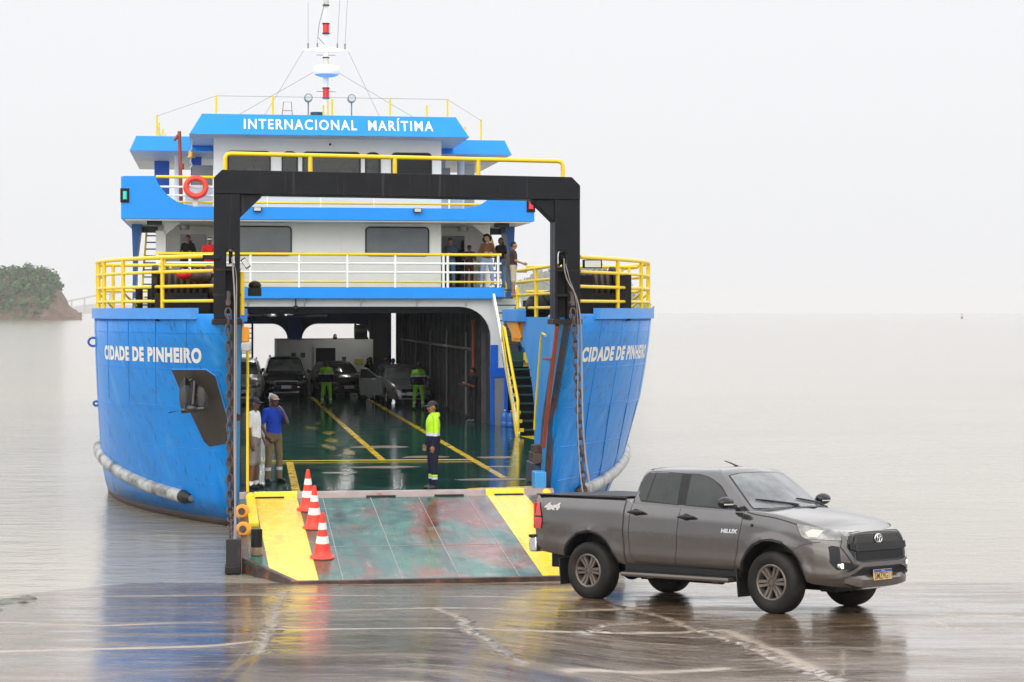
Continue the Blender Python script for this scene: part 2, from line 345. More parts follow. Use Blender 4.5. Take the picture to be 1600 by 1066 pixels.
tcn = n('ShaderNodeTexCoord')
def nzn(scale, st=(1, 1, 1), det=6, ro=.6):
    mp = n('ShaderNodeMapping'); mp.inputs['Scale'].default_value = st; l(tcn.outputs['Object'], mp.inputs[0])
    z = n('ShaderNodeTexNoise'); z.inputs['Scale'].default_value = scale; z.inputs['Detail'].default_value = det; z.inputs['Roughness'].default_value = ro
    l(mp.outputs[0], z.inputs['Vector']); return z.outputs[0]
def mr(o, a, b2, c, d):
    r = n('ShaderNodeMapRange'); l(o, r.inputs[0])
    for i, v in enumerate((a, b2, c, d)): r.inputs[i+1].default_value = v
    return r.outputs[0]
def mixc(f, c0, c1):
    q = n('ShaderNodeMix'); q.data_type = 'RGBA'
    if hasattr(f, 'links'): l(f, q.inputs[0])
    else: q.inputs[0].default_value = f
    for i, c in ((6, c0), (7, c1)):
        if hasattr(c, 'links'): l(c, q.inputs[i])
        else: q.inputs[i].default_value = (*c, 1)
    return q.outputs[2]
def mth(op, a, b2):
    q = n('ShaderNodeMath'); q.operation = op
    for i, c in ((0, a), (1, b2)):
        if hasattr(c, 'links'): l(c, q.inputs[i])
        else: q.inputs[i].default_value = c
    return q.outputs[0]
sand = n('ShaderNodeAttribute'); sand.attribute_name = 'sand'
c = mixc(mr(nzn(.8), .35, .68, 0, 1), (.085, .052, .027), (.150, .096, .055))
c = mixc(mr(nzn(5, (1, .5, 1)), .52, .66, 0, .5), c, (.15, .105, .07))
c = mixc(mr(nzn(24), .58, .72, 0, .5), c, (.035, .026, .02))
c = mixc(mr(nzn(2.2, (.5, 1.6, 1)), .60, .74, 0, .55), c, (.19, .145, .105))
fleck0 = mr(nzn(10, (.30, 1.0, 1), 5, .75), .56, .62, 0, .6); c = mixc(fleck0, c, (.30, .235, .17))
glare_wisp = mr(nzn(2.6, (.28, 1.7, 1), 8, .68), .53, .66, 0, 1); c = mixc(mth('MULTIPLY', glare_wisp, .7), c, (.27, .21, .155))  # sky glare off rougher wet patches, painted into the base colour
c = mixc(mth('MULTIPLY', sand.outputs['Fac'], .85), c, (.42, .345, .27)); l(c, b.inputs['Base Color'])
film = mr(nzn(.8, (.40, 1.7, 1), 8, .66), .42, .60, 1, 0)                # 1 where the water film lies deep
grain = mr(nzn(9, (.35, 1.6, 1), 4, .6), .52, .70, 0, .14)
fleck = mr(nzn(10, (.30, 1.0, 1), 5, .75), .56, .62, 0, 1)
r = mth('ADD', mth('ADD', mr(film, 0, 1, .30, .16), grain), mth('MULTIPLY', sand.outputs['Fac'], .15)); l(r, b.inputs['Roughness'])
b.inputs['IOR'].default_value = 1.55; b.inputs['Specular IOR Level'].default_value = .45
bp = n('ShaderNodeBump'); bp.inputs['Strength'].default_value = .35; bp.inputs['Distance'].default_value = .014; l(mth('MULTIPLY', nzn(16, (.7, 1, 1), 8, .7), mr(film, 0, 1, 1, .25)), bp.inputs['Height'])
l(bp.outputs[0], b.inputs['Normal'])
l(mth('MULTIPLY', mr(film, 0, 1, .28, .78), mth('SUBTRACT', 1, mth('MAXIMUM', mth('MULTIPLY', sand.outputs['Fac'], .8), mth('MAXIMUM', mth('MULTIPLY', glare_wisp, .55), mth('MULTIPLY', fleck, .65))))), b.inputs['Coat Weight']); l(mth('ADD', mr(film, 0, 1, .07, .02), mth('ADD', mth('MULTIPLY', grain, .3), mth('MULTIPLY', glare_wisp, .16))), b.inputs['Coat Roughness']); b.inputs['Coat IOR'].default_value = 1.45
bp2 = n('ShaderNodeBump'); bp2.inputs['Strength'].default_value = .10; bp2.inputs['Distance'].default_value = .012; l(nzn(15, (.35, 1.3, 1), 6, .65), bp2.inputs['Height']); l(bp2.outputs[0], b.inputs['Coat Normal'])
M['slip'] = gm
o = link('slipway', me, 'slip', smooth=180); tag(o, 'wet brown concrete slipway with joints and cracks', kind='structure')
# ---- water
wm = bpy.data.materials.new('muddy_water'); wm.use_nodes = True; t = wm.node_tree; b = t.nodes['Principled BSDF']; n = t.nodes.new; l = t.links.new
tcn = n('ShaderNodeTexCoord')
l(mixc(mr(nzn(.05, (1, 2.5, 1)), .35, .65, 0, 1), (.29, .258, .20), (.34, .305, .24)), b.inputs['Base Color'])
b.inputs['Roughness'].default_value = .10; b.inputs['IOR'].default_value = 1.33; b.inputs['Coat Weight'].default_value = 0; b.inputs['Coat Roughness'].default_value = .08; b.inputs['Coat IOR'].default_value = 1.33
bp = n('ShaderNodeBump'); bp.inputs['Strength'].default_value = .55; bp.inputs['Distance'].default_value = .08
l(mth('ADD', mth('MULTIPLY', nzn(.9, (.7, 1.6, 1), 5, .6), 1.0), mth('MULTIPLY', nzn(5, (.8, 1.4, 1), 4, .6), .22)), bp.inputs['Height']); l(bp.outputs[0], b.inputs['Normal']); l(bp.outputs[0], b.inputs['Coat Normal'])
M['water'] = wm
mb = MB(); mb.add([(-7000, 29.5, 0), (7000, 29.5, 0), (7000, 9000, 0), (-7000, 9000, 0)], [(0, 1, 2, 3)])
tag(mb.build('water', 'water', smooth=0), 'calm pale brown estuary water out to the horizon', kind='structure')
# ================================================================ the ferry (own axes: x to its left side as seen, y aft, z up from the water)
TH = math.atan2(464, 3111); FO = Vector((-2.175, 38.01, 0))
ferry = empty('ferry', FO, (0, 0, TH), label='blue and white car ferry with black bow gantry and lowered loading ramp', cat='ferry')
FM = Matrix.Translation(FO) @ Matrix.Rotation(TH, 4, 'Z')
def fw(u, v, z): return FM @ Vector((u, v, z))
DK = .78
# ---- hull
def stem_v(z): return float(np.interp(z, [-.6, 0, .62, 2.2, 4.2], [2.5, 2.0, 1.5, .85, -1.0]))
def max_v(z): return float(np.interp(z, [-.6, 0, .5, 1.2, 2.4, 3.4, 4.2], [12.5, 11.5, 10.5, 8.8, 6.6, 5.8, 5.5]))
def beam_(z): return float(np.interp(z, [-.6, 0, .5, 1.2, 2.4, 4.2], [5.95, 6.0, 6.06, 6.05, 6.0, 6.0]))
XF = [0, .05, .11, .18, .26, .34, .43, .52, .61, .70, .79, .87, .94, 1.0]
def plan(z, x):
    p = 2.1-.15*z/4.2; f = 1-(1-x)**p
    return 3.18+(beam_(z)-3.18)*f, stem_v(z)+(max_v(z)-stem_v(z))*x
def hull_u(v, z):
    x = min(1, max(0, (v-stem_v(z))/(max_v(z)-stem_v(z)))); return plan(z, x)[0]
def smooth3(pts, n):
    P = [Vector(p) for p in pts]; out = []
    for i in range(len(P)-1):
        p0, p1, p2, p3 = P[max(i-1, 0)], P[i], P[i+1], P[min(i+2, len(P)-1)]
        for k in range(n):
            t = k/n; out.append(.5*((2*p1)+(p2-p0)*t+(2*p0-5*p1+4*p2-p3)*t*t+(3*p1-p0-3*p2+p3)*t**3))
    return out+[P[-1]]
ZS = [-.6, 0, .15, .6, 1.1, 1.7, 2.4, 3.1, 3.7, 4.2]
mb = MB()
for s in (-1, 1):
    rings = []
    for z in ZS:
        r = [(s*plan(z, x)[0], plan(z, x)[1], z) for x in XF]+[(s*beam_(z), v, z) for v in (14.5, 24, 36, 48, 60)]
        rings.append(r if s < 0 else r[::-1])
    mb.mat(0).loft(rings[2:], closed=False); mb.mat(1).loft(rings[:3], closed=False)
mb.mat(0).add([(-6, 60, -.6), (6, 60, -.6), (6, 60, 1.2), (-6, 60, 1.2)], [(0, 1, 2, 3)])
hull = mb.build('hull', ['hull', 'boot'], ferry, smooth=14)
hull_bvh = bvh_of(hull)
k = hull.modifiers.new('s', 'SOLIDIFY'); k.thickness = .05; k.offset = -1
# bulwark cap along the bow flare
for s in (-1, 1):
    pts = [(s*plan(4.2, x)[0], plan(4.2, x)[1], 4.2) for x in np.linspace(.13, 1, 14)]+[(s*6.0, v, 4.2) for v in (6.5, 8, 9.5, 11)]
    mb = MB(); rings = []
    for i, p in enumerate(pts):
        rings.append([(p[0]+s*a, p[1]-abs(a)*.2, p[2]+b2) for a, b2 in ((.05, -.08), (.05, .13), (-.09, .13), (-.09, -.08))])
    mb.loft(rings, cap0=True, cap1=True); mb.build('bulwark_cap', 'trim', ferry, smooth=15)
# bow horns: inner wall, stem plate, mooring platform, aft closing plate
innerpts = [(-.95, 4.15), (.85, 2.2), (1.5, .62), (2.0, 0), (2.25, 0), (2.3, .8), (2.15, 1.6), (2.2, 2.4), (2.6, 3.0), (3.5, 3.5), (4.7, 3.72), (5.3, 3.8), (5.3, 4.15)]
for s in (-1, 1):
    mb = MB(); mb.prism([(s*2.98, v, z) for v, z in innerpts], (s*.08, 0, 0)); mb.build('bow_inner_wall', 'innerblue', ferry, smooth=25)
    mb = MB(); w = [(v+.02, z) for v, z in innerpts[2:] if v > 2.5]
    mb.loft([[(s*3.06, v, z) for v, z in innerpts[4:]], [(s*max(3.07, hull_u(v, z)-.12), v, z) for v, z in innerpts[4:]]], closed=False); mb.build('bow_aft_plate', 'innerblue', ferry, smooth=25)
    zz = np.linspace(-.3, 4.12, 14)
    mb = MB(); mb.loft([[(s*2.96, stem_v(z)+.03, z), (s*3.2, stem_v(z), z), (s*3.2, stem_v(z)+.2, z), (s*2.96, stem_v(z)+.2, z)] for z in zz], cap0=True, cap1=True)
    mb.build('stem_plate', 'stem', ferry, smooth=25)
    out_ = [(s*(plan(4.0, x)[0]-.14), plan(4.0, x)[1]+.10) for x in np.linspace(.02, 1, 14)]+[(s*5.85, 5.3)]
    mb = MB(); mb.prism([(s*3.0, -.6, 4.02), (s*3.0, 5.3, 4.02)]+[(u, v, 4.02) for u, v in out_[::-1]], (0, 0, .06)); mb.build('mooring_platform', 'step', ferry)
    # white splash rim seams welded along the plating
    # fender rolled round the shoulder
    P = []
    for v, z in ((2.75, .50), (3.3, .54), (4.2, .62), (5.4, .76), (6.8, .95), (8.2, 1.12), (9.6, 1.22), (11.5, 1.26)):
        P.append((s*(hull_u(v, z)+.03), v-.04, z))
    P = smooth3(P, 5); mb = MB(); mb.tube(P, [.07, .11]+[.135]*(len(P)-2), n=14); fd_ = mb.build('rubbing_fender', 'fender', ferry, smooth=60); mb = MB(); mb.tube(P[:4], [.075, .115, .14, .14], n=14); mb.build('end_cap', 'rubber', fd_, smooth=60)
# ship's name draped on both flares
V, Fq = text_geo('CIDADE DE PINHEIRO', .37, .020, 1.12, 1.14)
wtx = max(p[0] for p in V)
for s in (-1, 1):
    x0 = -5.72 if s < 0 else 3.55
    # lettering follows the girth of the plating: measure along the arc at that height
    us = [plan(3.4, x) for x in np.linspace(0, 1, 200)]; arc = [0]
    for (a, b2), (c2, d2) in zip(us[:-1], us[1:]): arc.append(arc[-1]+math.hypot(c2-a, d2-b2))
    U = np.array([p[0] for p in us]); start = 4.85 if s < 0 else .64; slen = 4.05 if s < 0 else 3.9
    V2 = []
    for (x, y) in V:
        a = (start-x/wtx*slen) if s < 0 else (start+x/wtx*slen)
        V2.append((s*float(np.interp(a, arc, U)), y+(3.30 if s < 0 else 3.30)+(.0 if s < 0 else .0)))
    mb = drape(None, (0, -4, 0), (1, 0, 0), (0, 0, 1), (0, 1, 0), hull_bvh, .006, .12, tri=(V2, Fq))
    mb.build('name_lettering', 'letter', ferry, smooth=0)
# weld seams and draft ticks (thin white lines worn on the plating)
mb = MB()
for s in (-1, 1):
    for (a0, a1, z) in ((.15, .62, 3.86), (.2, .45, 2.4), (.1, .22, 1.55), (.18, .3, .72)):
        pts = []
        for x in np.linspace(a0, a1, 9):
            u, v = plan(z, x); h, nn, _, _ = hull_bvh.ray_cast(Vector((s*u, v-3, z)), Vector((0, 1, 0)))
            if h: pts.append(h+Vector((0, -.006, 0)))
        if len(pts) > 2: mb.tube(pts, .006, n=4)
mb.build('weld_seam', 'trim', ferry)
for s in (-1, 1):
    for z in (.85, 1.55, 2.35, 3.15, 3.86):
        pts = []
        for x in np.linspace(.03, .98, 40):
            u, v = plan(z, x); h, nn, _, _ = hull_bvh.ray_cast(Vector((s*u*1.002, v-3, z)), Vector((0, 1, 0)))
            if h and abs(h.y-v) < .5: pts.append(h)
        if len(pts) > 4: mb = MB(); mb.tube(pts, .009, n=5); mb.build('plate_seam', 'hull', ferry, smooth=60)
    for x in (.16, .30, .46, .64, .84):
        pts = []
        for z in np.linspace(.2, 4.1, 18):
            u, v = plan(z, x); h, nn, _, _ = hull_bvh.ray_cast(Vector((s*u, v-3, z)), Vector((0, 1, 0)))
            if h and abs(h.y-v) < .5: pts.append(h)
        if len(pts) > 4: mb = MB(); mb.tube(pts, .009, n=5); mb.build('plate_seam', 'hull', ferry, smooth=60)
# ---- anchor in its black recess plate (left flare), plus the same on the other side where only its edge could be seen
poly = [(-4.28, 3.14), (-3.62, 3.16), (-3.44, 3.04), (-3.21, 2.2), (-3.2, 1.72), (-3.55, 1.62), (-3.66, 1.72), (-4.02, 2.5), (-4.12, 2.75)]
mb = drape([(x, z) for x, z in poly], (0, -4, 0), (1, 0, 0), (0, 0, 1), (0, 1, 0), hull_bvh, .02, .2); mb.build('anchor_plate', 'plateb', ferry, smooth=40)
mb = MB(); P3 = []
for (x, z) in poly+poly[:1]:
    h, nn, _, _ = hull_bvh.ray_cast(Vector((x, -4, z)), Vector((0, 1, 0))); P3.append(h+Vector((0, -.02, 0)))
mb.tube(P3[:3]+P3[3:5], .014, n=6); mb.build('anchor_plate_rim', 'trim', ferry)
ah = hull_bvh.ray_cast(Vector((-3.85, -4, 2.75)), Vector((0, 1, 0)))[0]; av = ah.y-.10
an = MB(); an.cyl((-3.84, av-.05, 2.95), (-3.88, av-.12, 2.42), .05, n=10); an.sph((-3.88, av-.12, 2.40), (.15, .10, .09))
an.cyl((-4.10, av-.10, 2.36), (-3.66, av-.16, 2.40), .06, n=10)
anchor = an.build('anchor', 'anchor', ferry, smooth=50)
for x0, x1 in ((-4.02, -4.05), (-3.67, -3.62)):
    mb = MB(); mb.loft([[(x0+a*w, av-.12+b2*.05, z) for a, b2 in ((-1, 0), (0, -1), (1, 0), (0, 1))] for z, w in ((2.36, .08), (2.55, .115), (2.75, .115), (2.88, .09), (3.0, .015))], cap0=True, cap1=True)
    mb.build('fluke', 'anchor', anchor, smooth=50)
mb = MB(); mb.tube([(-3.84+.17*math.cos(t), av-.06, 2.80+.17*math.sin(t)) for t in np.linspace(0, 2*math.pi, 20)[:-1]], .025, closed=True); mb.build('hawse_ring', 'anchor', anchor, smooth=60)
mb = MB(); mb.loft([[(-4.10+.02*a, av-.12+.05*b2, 2.36) for a, b2 in ((-1, 0), (0, -1), (1, 0), (0, 1))], [(-4.34+.02*a, av-.14+.03*b2, 2.32+.02*a) for a, b2 in ((-1, 0), (0, -1), (1, 0), (0, 1))]], cap0=True, cap1=True); mb.build('crown_tip', 'anchor', anchor)
# shackle eyes on the side plating
for z, x, q in ((3.62, .93, 1), (2.25, .97, .55)):
    u, v = plan(z, x); mb = MB(); mb.tube([(-u-.03+.11*q*math.cos(t)*.9, v-.1, z+.09*q*math.sin(t)) for t in np.linspace(0, 2*math.pi, 14)[:-1]], .025, closed=True, n=6); mb.build('mooring_eye', 'darkblue', ferry, smooth=60)
# ---- car deck
mb = MB(); 
ol = [(2.97, .02), (2.97, 2.0)]+[(hull_u(v, .62)-.10, v) for v in (2.3, 3, 4, 5, 6.5, 8, 9.5, 11)]+[(5.88, 60)]
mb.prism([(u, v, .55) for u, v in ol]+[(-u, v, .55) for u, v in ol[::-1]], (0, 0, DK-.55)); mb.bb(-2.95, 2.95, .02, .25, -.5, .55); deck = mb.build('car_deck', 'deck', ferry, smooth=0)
def flat(name, polys, mat, z=DK, parent=None, h=.004):
    mb = MB()
    for p in polys: mb.prism([(u, v, z+.001) for u, v in p], (0, 0, h))
    return mb.build(name, mat, parent or ferry, smooth=0)
def strip(u0, v0, u1, v1, w): return [(u0-w/2, v0), (u0+w/2, v0), (u1+w/2, v1), (u1-w/2, v1)]
flat('lane_line', [strip(.43, 8.5, .45, 44, .16)], 'lane2'); flat('lane_line', [strip(2.53, 3.4, 2.6, 44, .16)], 'lane2')
flat('lane_line', [strip(-1.9, .9, -1.75, 8.4, .16)], 'lane2')
mb = MB(); mb.tube([(-2.4, 8.52, DK+.02), (0, 8.5, DK+.02), (2.52, 8.3, DK+.02)], .012, n=6); mb.build('deck_rope', 'yellow', ferry)
flat('deck_yellow', [[(-2.95, .72), (-1.9, .50), (-1.84, .30), (-2.72, .30)], [(1.45, 1.0), (2.95, 1.3), (2.95, .30), (1.68, .30)]], 'lane')
flat('deck_yellow', [[(5.0, 17.2), (5.85, 17.2), (5.85, 14.4), (5.3, 14.4)]], 'lane')
random.seed(4); arrows = []
for (u, v) in ((-.55, 13.5), (-.35, 16), (-.25, 19.5), (-.6, 22), (-.15, 11.5), (-.3, 24.5)):
    q = []; n_ = 9
    for i in range(n_): a = 2*math.pi*i/n_; q.append((u+math.cos(a)*random.uniform(.10, .24), v+math.sin(a)*random.uniform(.4, 1.3)))
    arrows.append(q)
for q in arrows: flat('worn_arrow', [q], 'faded')
M['patch'] = mk('worn_primer', (.22, .15, .105), .3, var=.2, vs=5)
pt = []
for (u, v, a, b2) in ((.72, 13.3, .75, .55), (1.55, 9.6, .55, .40), (3.2, 9.2, .5, .35), (.3, 6.6, .8, .35), (2.25, 3.0, .8, .28), (2.9, 6.4, .35, .2), (-.8, 5.2, .4, .2)):
    pt.append([(u+math.cos(t)*a*random.uniform(.8, 1.1), v+math.sin(t)*b2*random.uniform(.7, 1.1)) for t in np.linspace(0, 2*math.pi, 18)[:-1]])
for q in pt: flat('worn_patch', [q], 'patch', h=.002)
# ---- bow ramp
RK = (DK-.06)/6.9
def rz(v): return DK+RK*v
ramp = None
mb = MB(); rp_ = [(-3.02, -.28), (3.02, -.28), (3.02, -5.3), (2.24, -6.85), (-2.24, -6.85), (-3.02, -5.3)]
mb.add([(u, v, rz(v)) for u, v in rp_]+[(u, v, rz(v)-.02) for u, v in rp_], [(0, 1, 2, 3, 4, 5), (11, 10, 9, 8, 7, 6)]+[(i, (i+1) % 6, 6+(i+1) % 6, 6+i) for i in range(6)])
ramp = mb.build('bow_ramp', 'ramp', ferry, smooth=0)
mb = MB()      # side girders, front lip, chamfer plates
for s in (-1, 1):
    mb.add([(s*3.025, -.3, rz(-.3)-.01), (s*3.025, -5.3, rz(-5.3)+.02), (s*3.025, -5.3, rz(-5.3)-.30), (s*3.025, -.3, rz(-.3)-.45), (s*2.9, -.3, rz(-.3)-.01), (s*2.9, -5.3, rz(-5.3)+.02), (s*2.9, -5.3, rz(-5.3)-.30), (s*2.9, -.3, rz(-.3)-.45)], [(0, 1, 2, 3), (7, 6, 5, 4), (0, 4, 5, 1), (3, 2, 6, 7), (0, 3, 7, 4), (1, 5, 6, 2)])
    q = [(s*3.03, -5.25, rz(-5.25)+.03), (s*2.26, -6.86, rz(-6.86)+.02), (s*2.26, -6.86, -.04), (s*3.03, -5.25, -.02)]
    mb.prism(q, (-s*.07, .07, 0))
mb.beam((-2.3, -6.87, rz(-6.87)-.025), (2.3, -6.87, rz(-6.87)-.025), .09, .09); mb.bb(-2.3, 2.3, -6.80, -6.70, -.05, rz(-6.8)-.03)
mb.build('ramp_girder', 'rampedge', ramp, smooth=0, bevel=.012)
def onramp(name, polys, mat, h=.005):
    mb = MB()
    for p in polys: mb.prism([(u, v, rz(v)+.001) for u, v in p], (0, 0, h))
    return mb.build(name, mat, ramp, smooth=0)
onramp('ramp_lane', [[(-2.72, -.28), (-1.93, -.28), (-1.86, -6.80), (-2.28, -6.80), (-2.60, -6.15)]], 'lane')
onramp('ramp_lane', [[(1.68, -.28), (2.42, -.28), (2.50, -6.2), (2.28, -6.80), (1.68, -6.80)]], 'lane')
onramp('plate_seam', [strip(u, -.3, u+d, -6.8, .012) for u, d in ((-1.45, -.03), (-.55, .0), (.36, .0), (1.29, .02))], 'hinge', .003)
onramp('plate_seam', [[(-1.8, v), (1.6, v), (1.6, v-.012), (-1.8, v-.012)] for v in (-4.45,)], 'hinge', .003)
# hinge pipe with a yellow band at each side lane
mb = MB(); mb.cyl((-3.0, .02, .70), (3.0, .02, .70), .155, n=20); mb.bb(-3.0, 3.0, -.30, .02, .50, .745); hp = mb.build('hinge_pipe', 'hinge', ferry, smooth=40)
for a, b2 in ((-2.72, -1.92), (1.68, 2.42)):
    mb = MB(); mb.cyl((a, .02, .70), (b2, .02, .70), .159, n=20, caps=False); mb.build('painted_band', 'lane', hp, smooth=40)
for u in (-2.45, -.35, .95, 2.1):
    mb = MB(); mb.cyl((u-.28, -.27, .752), (u+.28, -.27, .752), .035, n=8); mb.build('hinge_knuckle', 'black', hp)
# fittings at the ramp's side edges
for s in (-1, 1):
    mb = MB(); mb.beam((s*2.80, -.45, rz(-.45)+.03), (s*2.78, -2.75, rz(-2.75)+.03), .17, .09); mb.sph((s*2.80, -.42, rz(-.42)+.05), (.09, .09, .10)); mb.build('guide_bar', 'yellow', ramp, smooth=30, bevel=.02)
    for v in (-1.85, -3.35):
        mb = MB(); mb.lathe([(.05, -.05), (.11, -.05), (.135, -.02), (.135, .03), (.10, .06), (.055, .06)], (s*2.97, v, rz(v)+.08), (s*.25, -1, .2), 18); ro = mb.build('guide_roller', 'orange', ramp, smooth=40)
        mb = MB(); mb.cyl((s*2.97, v, rz(v)+.08), (s*(2.97+.02), v-.09, rz(v)+.10), .06, n=12); mb.build('roller_hub', 'iron', ro)
    mb = MB(); mb.mat(0).cyl((s*2.78, -4.95, rz(-4.95)), (s*2.78, -4.95, rz(-4.95)+.13), .10, n=14); mb.mat(1).cyl((s*2.78, -4.95, rz(-4.95)+.13), (s*2.78, -4.93, rz(-4.95)+.42), .095, n=14); mb.build('stop_post', ['patch', 'black'], ramp, smooth=40)
    # lifting block and shackle at the ramp corner
    mb = MB(); cz = rz(-5.2)
    mb.prism([(s*3.04, -5.05, cz-.16), (s*3.04, -5.40, cz-.16), (s*3.04, -5.36, cz+.12), (s*3.04, -5.28, cz+.32), (s*3.04, -5.16, cz+.32), (s*3.04, -5.08, cz+.12)], (s*.24, 0, 0)); mb.bb(*sorted((s*3.04, s*3.30)), -5.42, -5.0, cz-.22, cz-.10)
    lb = mb.build('lifting_block', 'gantryrust', ferry, bevel=.015)
    for k_ in range(3):
        z0 = cz-.30-.11*k_; mb = MB()
        mb.tube([(s*3.17+(.045*math.cos(t) if k_ % 2 else 0), -5.25+(0 if k_ % 2 else .045*math.cos(t)), z0+.075*math.sin(t)) for t in np.linspace(0, 2*math.pi, 13)[:-1]], .02, closed=True, n=6)
        mb.build('link', 'iron', lb, smooth=60)
# ---- loading gantry over the bow
gt = MB()
top = [(-3.48, 6.72), (-3.33, 6.87), (3.20, 6.80), (3.36, 6.64), (3.36, 6.37), (-3.48, 6.43)]
gt.mat(0).prism([(u, -.95, z) for u, z in top], (0, .62, 0)); gb = gt.build('gantry_beam', 'gantry', ferry, smooth=0, bevel=.012)
for s in (-1, 1):
    a, b2 = (-3.48, -3.0) if s < 0 else (2.88, 3.36)
    zt_ = 6.428 if s < 0 else 6.375; cu = (-3.26, -3.08) if s < 0 else (2.93, 3.12)
    c0, c1 = cu; arch = rrect(c0, c1, 4.42, 5.42, .085, corners=(0, 0, 1, 1))[2:]; cm_ = (c0+c1)/2
    mb = MB(); mb.prism([(a, -.93, 4.08), (c0, -.93, 4.08)]+[(x, -.93, z) for x, z in arch[::-1]]+[(c1, -.93, 4.08), (b2, -.93, 4.08), (b2, -.93, zt_), (a, -.93, zt_)], (0, .28, 0))
    mb.prism([(a, -.649, 4.08), (c0+.012, -.649, 4.08)]+[(cm_+(x-cm_)*.87, -.649, z) for x, z in arch[::-1]]+[(c1-.012, -.649, 4.08), (b2, -.649, 4.08), (b2, -.649, zt_), (a, -.649, zt_)], (0, .30, 0))
    po = mb.build('gantry_post', ['gantry'], ferry, smooth=0, bevel=.008)
    mb = MB(); mb.bb(c0+.003, c1-.003, -.70, -.56, 4.09, 5.10); mb.build('slot_back', 'gantryrust', po)
    mb = MB(); pc = (c0+c1)/2; mb.lathe([(.03, -.035), (.135, -.035), (.105, 0), (.135, .035), (.03, .035)], (pc, -.80, 5.26), (1, 0, 0), 22); mb.build('pulley', 'black', po, smooth=40)
    mb = MB()                                                     # knee bracket
    xi, sg = (-3.0, 1) if s < 0 else (2.88, -1)
    zt = 6.425 if s < 0 else 6.37
    mb.prism([(xi, -.88, zt), (xi+sg*.40, -.88, zt), (xi+sg*.40, -.88, zt-.03), (xi, -.88, zt-.42)], (0, .46, 0)); mb.build('knee_bracket', 'gantry', gb, bevel=.008)
    mb = MB(); mb.bb(a-.012, b2+.012, -.94, -.34, 4.55, 4.59); mb.bb(a-.01, b2+.01, -.94, -.34, 5.02, 5.05); mb.build('weld_band', 'gantryrust', po)
    mb = MB(); mb.prism([(a-.04, -.97, 4.02), (b2+.04, -.97, 4.02), (b2+.04, -.3, 4.02), (a-.04, -.3, 4.02)], (0, 0, .10)); mb.build('post_foot', 'gantryrust', po, bevel=.01)
    # hoist chain down to the ramp corner and a steel cable beside it
    L0 = Vector((s*3.22, -1.28, 4.30)); L1 = Vector((s*3.17, -5.22, rz(-5.2)+.18)); n_ = 38
    if s > 0: L0.x = 3.16
    def hang(pts, n=400):
        P = [Vector(p) for p in pts]; out = []
        for i in range(len(P)-1):
            p0, p1, p2, p3 = P[max(i-1, 0)], P[i], P[i+1], P[min(i+2, len(P)-1)]
            for k in range(n//(len(P)-1)):
                t = k/(n//(len(P)-1)); out.append(.5*((2*p1)+(p2-p0)*t+(2*p0-5*p1+4*p2-p3)*t*t+(3*p1-p0-3*p2+p3)*t**3))
        return out+[P[-1]]
    xs_ = s*3.20 if s < 0 else 3.17
    pts = hang([L0, (xs_, -1.70, 2.9), (xs_, -2.35, 1.05), (s*3.18, -2.95, .60), (s*3.17, -4.2, .36), L1])
    ch = empty('hoist_chain', (0, 0, 0)); ch.parent = ferry
    seg = [(p-q).length for p, q in zip(pts[1:], pts[:-1])]; cumd = np.concatenate([[0], np.cumsum(seg)]); n_ = int(cumd[-1]/.152)
    lm = MB(); lm.tube([Vector((.052*math.cos(t)*(1 if abs(math.sin(t)) < .8 else .95), 0, .105*math.sin(t))) for t in np.linspace(0, 2*math.pi, 17)[:-1]], .0195, closed=True, n=7); lme = lm.mesh('link'); lme.shade_smooth(); lme.materials.append(M['iron'])
    for i in range(n_):
        q = (i+.5)/n_*cumd[-1]; j = min(len(seg)-1, int(np.searchsorted(cumd, q))-1); p = pts[j]; d = (pts[min(j+3, len(pts)-1)]-pts[max(0, j-3)]).normalized()
        o = bpy.data.objects.new('link', lme); S.collection.objects.link(o); o.parent = ch; o.location = p
        o.rotation_euler = (d.to_track_quat('Z', 'Y') @ Matrix.Rotation(R(90 if i % 2 else 8), 3, 'Z').to_quaternion()).to_euler()
    mb = MB(); c_ = (c0+c1)/2
    mb.tube(hang([(c_+.02, -.96, 5.26), (c_+.05, -1.05, 4.9), (s*3.10 if s < 0 else 3.28, -1.35, 4.2), (s*3.12, -2.6, 2.0), (s*3.12, -3.7, .85), (s*3.15, -5.2, rz(-5.2)+.25)], 50), .016, n=6); mb.build('steel_cable', 'cable', ferry, smooth=60)
    mb = MB(); mb.tube(hang([(c_+.05, -.96, 5.16), (c_+.10, -1.05, 4.9), (s*3.07 if s < 0 else 3.24, -1.32, 4.2), (s*3.09, -2.2, 2.0), (s*3.10, -2.9, .85), (s*3.12, -5.2, rz(-5.2)+.2)], 50), .011, n=6); mb.build('steel_cable', 'cable', ferry, smooth=60)
    mb = MB(); mb.cyl((L0.x, -1.05, 4.40), (L0.x, -1.25, 4.44), .05, n=8); mb.tube([(L0.x, -1.0, 4.62), (L0.x+.01, -1.12, 4.60), (L0.x, -1.28, 4.36)], .035, n=8); mb.build('chain_hook', 'iron', ferry, smooth=50)
# walkway rail on the gantry
mb = MB(); mb.tube([(-3.27, -.64, 6.86), (-3.27, -.64, 7.10), (-3.24, -.64, 7.17), (-3.17, -.64, 7.19), (0, -.64, 7.155), (2.98, -.64, 7.12), (3.05, -.64, 7.10), (3.08, -.64, 7.03), (3.08, -.64, 6.79)], .04, n=10); gr_ = mb.build('gantry_rail', 'yellow', ferry, smooth=60)
for u in (-1.70, -.12, 1.46):
    mb = MB(); mb.cyl((u, -.64, 6.80), (u, -.64, 7.15), .042, n=10); mb.build('post', 'yellow', gr_, smooth=60)
